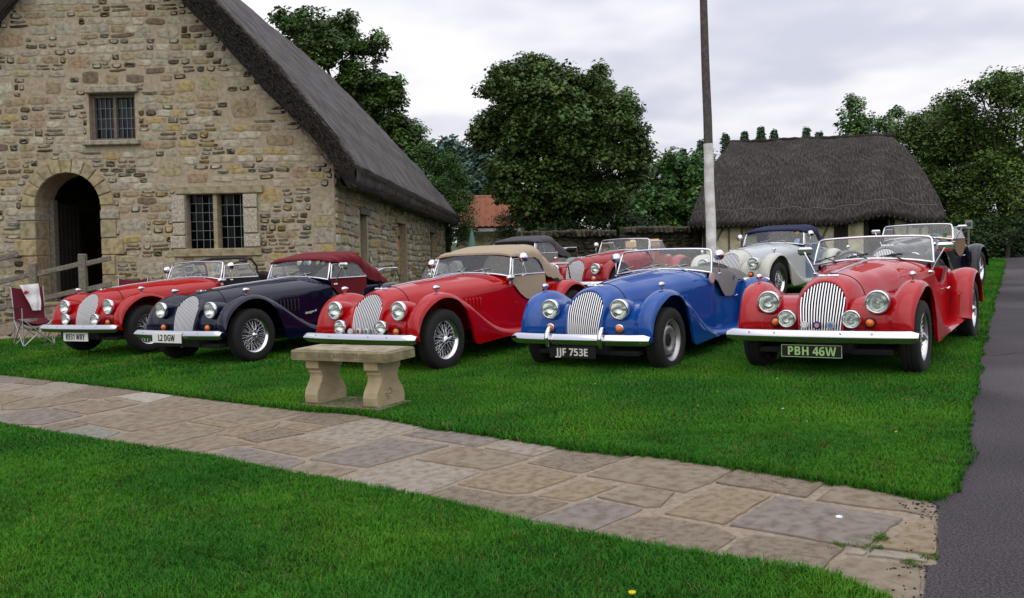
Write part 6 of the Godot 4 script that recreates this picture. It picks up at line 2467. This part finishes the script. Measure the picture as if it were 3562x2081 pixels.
func soft_top() -> ArrayMesh:
	# [z, half width, drip height, crown height]
	var t := [[-1.435, 0.555, 1.082, 1.128], [-1.50, 0.565, 1.07, 1.155], [-1.62, 0.572, 1.058, 1.185], [-1.78, 0.576, 1.05, 1.207], [-1.90, 0.58, 1.045, 1.212], [-1.955, 0.582, 1.03, 1.21], [-1.99, 0.585, 0.97, 1.205], [-2.04, 0.588, 0.88, 1.19], [-2.08, 0.59, 0.835, 1.172], [-2.16, 0.59, 0.80, 1.12], [-2.26, 0.585, 0.78, 1.055], [-2.36, 0.578, 0.765, 0.985], [-2.46, 0.565, 0.75, 0.90], [-2.54, 0.55, 0.74, 0.825], [-2.58, 0.54, 0.735, 0.775]]
	var rows := []
	for i in 57:
		var z := lerpf(-1.435, -2.58, i / 56.0)
		var s := lerp_table(t, z)
		var row := PackedVector3Array()
		for k in 33:
			var a := PI - PI * k / 32.0
			var c := cos(a)
			var p := 2.0 / (3.1 if z > -2.0 else 3.6)
			var x: float = signf(c) * pow(absf(c), p) * s[1]
			var y: float = s[2] + pow(maxf(sin(a), 0.0), p) * (s[3] - s[2])
			var fold: float = 0.008 * sin(z * 38.0 + absf(x) * 6.0) * smoothstep(0.25, 0.55, absf(x)) + 0.006 * sin(z * 21.0 + 1.0)
			fold += 0.014 * exp(-pow((z + 2.0) / 0.05, 2.0)) * (1.0 if absf(x) > 0.3 else 0.4)
			row.append(Vector3(x * (1.0 + fold * 0.5), y + fold * 0.8, z))
		rows.append(row)
	var under := PackedVector3Array()
	var mb := MB.new()
	mb.grid(rows)
	# turned-in front edge
	var lip := [rows[0]]
	var r1 := PackedVector3Array()
	for p in rows[0]:
		r1.append(p + Vector3(0, -0.022, 0.004))
	lip.append(r1)
	mb.grid(lip)
	return mb.done()


func add_wheel(car: Node3D, x: float, z: float, steel: bool, rim_mat: Material, steer := 0.0) -> void:
	var w := Node3D.new()
	w.name = "wheel"
	car.add_child(w, true)
	w.transform = Transform3D(Basis(Vector3.UP, (PI if x < 0 else 0.0) + steer) * Basis(Vector3.RIGHT, rng.randf() * TAU), Vector3(x, 0.308, z))
	part("tyre", kit.tyre, mats.tyre, w)
	part("rim", kit.rim_wheel, rim_mat, w)
	if steel:
		part("disc", kit.disc, rim_mat, w)
		part("slots", kit.disc_slots, mats.black, w)
	else:
		part("spokes", kit.spokes, rim_mat, w)
		part("hub", kit.hub, rim_mat, w)
		part("brake_drum", kit.drum, mats.dark, w)


func lettering(txt: String, mat: Material, parent: Node3D, tf: Transform3D, px: float) -> void:
	var tm := TextMesh.new()
	var sf := SystemFont.new()
	sf.font_names = PackedStringArray(["Droid Sans"])
	sf.font_weight = 700
	tm.font = sf
	tm.text = txt
	tm.font_size = 32
	tm.pixel_size = px
	tm.depth = 0.003
	part("lettering", tm, mat, parent, tf)


func group_node(called: String, parent: Node3D, tf := Transform3D()) -> Node3D:
	var n := Node3D.new()
	n.name = called
	parent.add_child(n, true)
	n.transform = tf
	return n


# o: the options of one car
func make_car(label: String, tf: Transform3D, o: Dictionary) -> Node3D:
	var car := thing("sports_car", label, "car", tf, "vintage sports cars parked on the lawn")
	var body: Material = o.paint
	var wing: Material = o.get("wing", body)
	var bonnet := part("bonnet", kit.bonnet, body, car)
	part("hinge_strip", kit.strip, mats.alloy, bonnet)
	for m in kit.side_louvres:
		part("louvre", m, o.get("louvre", body), bonnet)
	part("top_louvres", kit.top_louvres, body, bonnet)
	var cowl := part("radiator_cowl", kit.cowl, o.get("cowl", body), car)
	part("seam", kit.seam, mats.black, cowl)
	part("winged_badge", kit.badge, mats.chrome, cowl, Transform3D(Basis(Vector3.RIGHT, -1.02), Vector3(0, 0.839, 0.145)))
	var grille := group_node("grille", car)
	part("backing", kit.grille_back, mats.dark, grille)
	for m in kit.slats:
		part("slat", m, mats.slat, grille)
	for key in ["left", "right"]:
		part("front_wing", kit["front_wing_" + key], wing, car)
		part("rear_wing", kit["rear_wing_" + key], wing, car)
		var door := part("door", kit["door_" + key], o.get("side", body), car)
		part("handle", kit["handle_" + key], mats.chrome, door)
		part("seam", kit["door_seam_" + key], mats.black, door)
		part("trim", kit["trim_" + key], mats.rubber, door)
	part("tail", kit.tail, o.get("side", body), car)
	part("spare_wheel", kit.spare, mats.tyre, car)
	part("chassis", kit.chassis, mats.dark, car)
	part("dashboard", kit.dash, o.get("dash", mats.leather), car)
	part("steering_wheel", kit.steering, mats.black, car)
	var trim: Material = o.get("trim", mats.leather)
	for x in [-0.27, 0.27]:
		var seat := part("seat", kit.seat, trim, car, Transform3D(Basis(), Vector3(x, 0, 0)))
		if o.get("headrest", false):
			part("headrest", kit.headrest, trim, seat)
	var ws := group_node("windscreen", car)
	part("frame", kit.screen_frame, mats.chrome, ws)
	part("glass", kit.screen_glass, mats.glass, ws)
	for m in kit.wipers:
		part("wiper", m, mats.black if o.get("dark_wipers", false) else mats.steel, ws)
	part("inner_mirror", kit.inner_mirror, mats.black, ws)
	for st in o.get("stickers", []):
		var mb := MB.new()
		mb.lathe([Vector2(0.0, 0.0), Vector2(st[2], 0.0)], 14)
		part("sticker", mb.done(), plain(st[3], 0.6), ws, Transform3D(Basis(Vector3.RIGHT, -0.4), screen_pt(st[0], st[1]) + Vector3(0, 0.001, 0.004)))
	# lamps
	var hx: float = o.get("lamp_x", 0.444)
	for s in [-1.0, 1.0]:
		var h := group_node("headlight", car, Transform3D(Basis(), Vector3(hx * s, 0.631, 0.385)))
		part("pod", kit.pod, o.get("cowl", wing), h)
		part("rim", kit.rim, mats.chrome, h)
		part("reflector", kit.bowl, mats.bowl, h)
		part("lens", kit.lens, mats.lens, h)
		var ix: float = o.get("ind_x", 0.40)
		var ind := group_node("indicator", car, Transform3D(Basis(Vector3.RIGHT, 0.06), Vector3(ix * s, o.get("ind_y", 0.452), 0.40)))
		part("lens", kit.indicator, mats.amber, ind)
		part("base", kit.indicator_base, mats.chrome if o.get("ind_rim", false) else mats.black, ind)
		part("side_lamp", kit.side_lamp, mats.chrome, car, Transform3D(Basis(), Vector3(0.645 * s, 0.832, 0.04)))
		if o.has("spot_x"):
			var sp := group_node("spot_lamp", car, Transform3D(Basis().scaled(Vector3.ONE * 0.78), Vector3(o.spot_x * s, o.get("spot_y", 0.475), 0.485)))
			part("rim", kit.rim, mats.chrome, sp)
			part("shell", kit.pod, mats.chrome, sp, Transform3D(Basis.from_scale(Vector3(1, 1, 0.4)), Vector3.ZERO))
			part("reflector", kit.bowl, mats.bowl, sp)
			part("lens", kit.lens, mats.lens, sp)
	# bumper and number plate
	if o.get("bumper", true):
		var bw: float = o.get("bumper_w", 1.0)
		var bp := part("bumper", kit.bumper, mats.chrome if o.get("chrome_bumper", false) else mats.alloy, car, Transform3D(Basis.from_scale(Vector3(bw, 1, 1)), Vector3.ZERO))
		if o.get("overriders", false):
			for x in [-0.285, 0.285]:
				part("overrider", kit.overrider, mats.chrome, bp, Transform3D(Basis.from_scale(Vector3(1.0 / bw, 1, 1)), Vector3(x / bw, 0, 0)))
		else:
			part("bolts", kit.bumper_bolts, mats.steel, bp)
	if o.has("plate"):
		var p: Array = o.plate   # text, x, y, z, width, height, black?
		var mb := MB.new()
		mb.box(Vector3.ZERO, Vector3(p[4], p[5], 0.012), 0.003)
		var pl := part("number_plate", mb.done(), mats.black_plate if p[6] > 0 else mats.white_plate, car, Transform3D(Basis(Vector3.RIGHT, -0.03), Vector3(p[1], p[2], p[3])))
		lettering(p[0], [mats.letter_black, mats.letter_silver, mats.letter_green][p[6]], pl, Transform3D(Basis.from_scale(Vector3(p[7], 1, 1)), Vector3(0, 0, 0.0075)), p[8])
		if p[6] == 2:
			mb = MB.new()
			for q in [[0, p[5] / 2 - 0.005, p[4] - 0.006, 0.004], [0, -p[5] / 2 + 0.005, p[4] - 0.006, 0.004], [p[4] / 2 - 0.005, 0, 0.004, p[5] - 0.006], [-p[4] / 2 + 0.005, 0, 0.004, p[5] - 0.006]]:
				mb.box(Vector3(q[0], q[1], 0.0068), Vector3(q[2], q[3], 0.003))
			part("border", mb.done(), mats.letter_green, pl)
	for b in o.get("badges", []):
		var cb := part("club_badge", kit.club_badge, plain(b[2], 0.3), car, Transform3D(Basis(), Vector3(b[0], b[1], 0.475)))
		part("centre", kit.club_badge_face, plain(b[3], 0.3), cb)
	if o.has("badge_bar"):
		var mb := MB.new()
		mb.tube(PackedVector3Array([Vector3(-0.26, 0.40, 0.47), Vector3(0, 0.395, 0.485), Vector3(0.26, 0.40, 0.47)]), 0.008, 6)
		part("badge_bar", mb.done(), mats.chrome, car)
	# wheels
	var rim: Material = o.get("rim", mats.wire)
	for z in [0.0, -WB]:
		for s in [-1.0, 1.0]:
			add_wheel(car, s * (0.648 if z == 0.0 else 0.69), z, o.get("steel", false), rim, o.get("steer", 0.0) if z == 0.0 else 0.0)
	# mirrors
	for mr in o.get("mirrors", []):
		part("wing_mirror", kit.mirror_round if mr[0] == 0 else kit.mirror_square, mr[4] if mr.size() > 4 else mats.chrome, car, Transform3D(Basis.from_scale(Vector3(signf(mr[1]), 1, 1)), Vector3(mr[1], mr[2], mr[3])))
	# weather gear
	if o.has("hood"):
		var hd := part("hood", kit.hood, o.hood, car)
		if o.get("rear_window", false):
			for s in [-1.0, 1.0]:
				var mb := MB.new()
				mb.quad(Vector3(0.576 * s, 0.80, -2.36), Vector3(0.576 * s, 0.90, -2.30), Vector3(0.568 * s, 0.87, -2.42), Vector3(0.565 * s, 0.80, -2.46))
				part("rear_window", mb.done(), plain(Color(0.62, 0.62, 0.62), 0.2), hd)
	if o.has("screens"):
		for key in ["left", "right"]:
			var sc := group_node("side_screen", car)
			part("frame", kit["side_frame_" + key], o.get("screen_frame", mats.chrome), sc)
			part("pane", kit["side_pane_" + key], mats.pane, sc)
			part("cloth", kit["side_cloth_" + key], o.screens, sc)
	if o.has("cover"):
		part("tonneau_cover", kit.cover, o.cover, car)
	if o.get("rack", false):
		part("luggage_rack", kit.rack, mats.chrome, car)
	if o.get("hood_frame", false):
		part("hood_frame", kit.hood_frame, mats.rubber, car)
	return car


func cloth(c: Color) -> StandardMaterial3D:
	var m := rough_mat(c, mats.grain, mats.fine, 9.0, 0.12, 0.9, false)
	m.rim_enabled = true
	m.rim = 0.4
	return m


func make_cars() -> void:
	make_car_kit()
	var red := paint(Color(0.625, 0.014, 0.06))
	var red2 := paint(Color(0.63, 0.008, 0.03))
	var red3 := paint(Color(0.62, 0.010, 0.035))
	var red4 := paint(Color(0.56, 0.07, 0.09), 0.5)
	var blue := paint(Color(0.05, 0.27, 0.56), 0.5)
	var navy := paint(Color(0.03, 0.05, 0.15), 0.35)
	var navy2 := paint(Color(0.03, 0.045, 0.10), 0.35)
	var pearl := paint(Color(0.72, 0.72, 0.68), 0.4)
	var silver := paint(Color(0.69, 0.71, 0.72), 0.4)
	var ice := paint(Color(0.44, 0.50, 0.58), 0.4)
	var grey := paint(Color(0.46, 0.46, 0.45), 0.4)
	var maroon := cloth(Color(0.42, 0.09, 0.13))
	var beige := cloth(Color(0.69, 0.63, 0.54))
	var greycloth := cloth(Color(0.30, 0.30, 0.32))
	var bluecloth := cloth(Color(0.10, 0.13, 0.27))
	var tancloth := cloth(Color(0.50, 0.39, 0.29))
	var darkgrey := cloth(Color(0.40, 0.39, 0.40))
	var c := make_car("bright red open sports car nearest the drive, plate PBH 46W", on_lawn(2.793, -7.731, -0.613, -0.02), {"paint": red, "spot_x": 0.262, "spot_y": 0.50, "ind_x": 0.385, "ind_y": 0.462, "rim": mats.alloy, "dark_wipers": true, "plate": ["PBH 46W", -0.05, 0.238, 0.53, 0.50, 0.108, 2, 0.95, 0.0031], "badges": [[-0.12, 0.448, Color(0.75, 0.75, 0.78), Color(0.85, 0.85, 0.85)], [-0.015, 0.448, Color(0.23, 0.14, 0.38), Color(0.75, 0.55, 0.6)], [0.095, 0.448, Color(0.6, 0.62, 0.66), Color(0.3, 0.45, 0.65)]], "mirrors": [[1, 0.64, 0.80, -1.40], [1, -0.64, 0.80, -1.40]]})
	c = make_car("royal blue open sports car with grey cockpit cover and overriders, plate JJF 753E", on_lawn(0.892, -8.725, -0.609, -0.06), {"paint": blue, "lamp_x": 0.375, "ind_x": 0.375, "ind_y": 0.452, "ind_rim": true, "steel": true, "rim": mats.steel, "chrome_bumper": true, "bumper_w": 0.955, "overriders": true, "plate": ["JJF 753E", -0.045, 0.245, 0.555, 0.50, 0.115, 1, 0.98, 0.0030], "cover": darkgrey, "mirrors": [[0, 0.62, 0.84, -1.46, mats.chrome], [0, -0.6, 0.84, -1.42]]})
	part("scuttle_badge", kit.club_badge, plain(Color(0.7, 0.6, 0.6), 0.3), c, Transform3D(Basis(Vector3.UP, 1.3).scaled(Vector3(1.3, 1.8, 1.3)), Vector3(0.57, 0.80, -1.37)))
	c = make_car("red sports car with raised beige hood, behind the stone bench", on_lawn(-1.264, -9.344, -0.613, -0.012), {"paint": red2, "spot_x": 0.285, "spot_y": 0.47, "ind_x": 0.41, "ind_y": 0.425, "hood": beige, "screens": beige, "rear_window": true, "rack": true, "chrome_bumper": true, "badge_bar": true, "badges": [[-0.15, 0.425, Color(0.7, 0.72, 0.7), Color(0.8, 0.82, 0.82)], [-0.035, 0.43, Color(0.75, 0.75, 0.75), Color(0.55, 0.2, 0.2)], [0.075, 0.43, Color(0.72, 0.74, 0.76), Color(0.35, 0.4, 0.42)]], "mirrors": [[0, 0.66, 0.86, -1.52], [0, -0.62, 0.82, -1.42]], "headrest": true})
	part("scuttle_lamp", kit.side_lamp, mats.chrome, c, Transform3D(Basis().scaled(Vector3.ONE * 1.5), Vector3(0.575, 0.84, -1.36)))
	c = make_car("dark navy sports car with maroon hood, white plate L2 DGW", on_lawn(-3.57, -10.628, -0.577, 0.01), {"paint": navy, "side": paint(Color(0.032, 0.042, 0.145), 0.35), "louvre": mats.black, "ind_x": 0.395, "ind_y": 0.43, "hood": maroon, "screens": maroon, "rack": true, "plate": ["L2 DGW", -0.07, 0.335, 0.605, 0.52, 0.115, 0, 0.8, 0.0032], "stickers": [[0.02, 0.86, 0.045, Color(0.72, 0.72, 0.68)], [0.13, 0.85, 0.04, Color(0.35, 0.5, 0.6)], [0.2, 0.83, 0.035, Color(0.7, 0.72, 0.7)], [0.34, 0.87, 0.035, Color(0.62, 0.62, 0.45)], [0.43, 0.85, 0.032, Color(0.5, 0.55, 0.55)]], "mirrors": [[1, 0.66, 0.82, -1.55]]})
	lettering("Morgan 4/4", mats.letter_silver, c, Transform3D(Basis(Vector3.UP, 1.49) * Basis(Vector3(0, 0, 1), 0.12), Vector3(0.498, 0.47, -1.12)), 0.0012)
	c = make_car("red open sports car furthest left with folded black hood frame, plate K931 WRY", on_lawn(-5.321, -11.884, -0.521, 0.045), {"paint": red3, "spot_x": 0.30, "spot_y": 0.475, "ind_x": 0.44, "ind_y": 0.43, "plate": ["K931 WRY", -0.05, 0.255, 0.53, 0.50, 0.112, 0, 0.82, 0.0032], "hood_frame": true, "stickers": [[0.45, 0.5, 0.04, Color(0.45, 0.55, 0.65)], [0.46, 0.75, 0.03, Color(0.6, 0.65, 0.7)]], "screens": plain(Color(0.07, 0.07, 0.075), 0.8), "mirrors": [[0, 0.64, 0.84, -1.5], [0, -0.62, 0.82, -1.42]]})
	part("scuttle_lamp", kit.side_lamp, mats.chrome, c, Transform3D(Basis().scaled(Vector3.ONE * 1.5), Vector3(0.575, 0.84, -1.36)))
	# second row
	c = make_car("pearl white and ice blue sports car with navy hood beside the pole", on_lawn(3.81, -14.923, -0.705, 0.03), {"paint": silver, "cowl": pearl, "wing": pearl, "side": ice, "louvre": mats.black, "hood": bluecloth, "screens": ice, "chrome_bumper": true, "stickers": [[0.45, 0.2, 0.05, Color(0.55, 0.65, 0.75)], [0.43, 0.82, 0.035, Color(0.7, 0.55, 0.2)]], "mirrors": [[0, 0.64, 0.84, -1.5], [0, -0.64, 0.82, -1.4]]})
	c = make_car("navy open sports car with tan seats and side screens before the hut", on_lawn(5.931, -13.911, -0.693, 0.015), {"paint": navy2, "trim": mats.tan, "headrest": false, "screens": tancloth, "stickers": [[0.44, 0.22, 0.045, Color(0.1, 0.35, 0.22)], [0.33, 0.2, 0.035, Color(0.4, 0.55, 0.58)]], "mirrors": [[1, 0.66, 0.84, -1.5], [1, -0.64, 0.82, -1.4]]})
	c = make_car("faded red open sports car with cream headrests, behind the blue car", on_lawn(1.394, -16.493, -0.657, 0.01), {"paint": red4, "trim": mats.cream, "headrest": true, "ind_rim": true, "mirrors": [[0, -0.64, 0.82, -1.4]], "screens": red4})
	c = make_car("silver grey sports car with raised dark grey hood, behind the beige-hooded car", on_lawn(-0.878, -16.419, -0.729, 0.08), {"paint": grey, "hood": greycloth, "screens": grey, "rack": true})


func _ready() -> void:
	rng.seed = 20240611
	make_view()
	make_materials()
	make_ground()
	make_stone_kit()
	make_barn()
	make_ramp()
	make_hut()
	make_background()
	make_trees()
	make_cars()
	make_bench()
	make_chairs()
	make_grass()
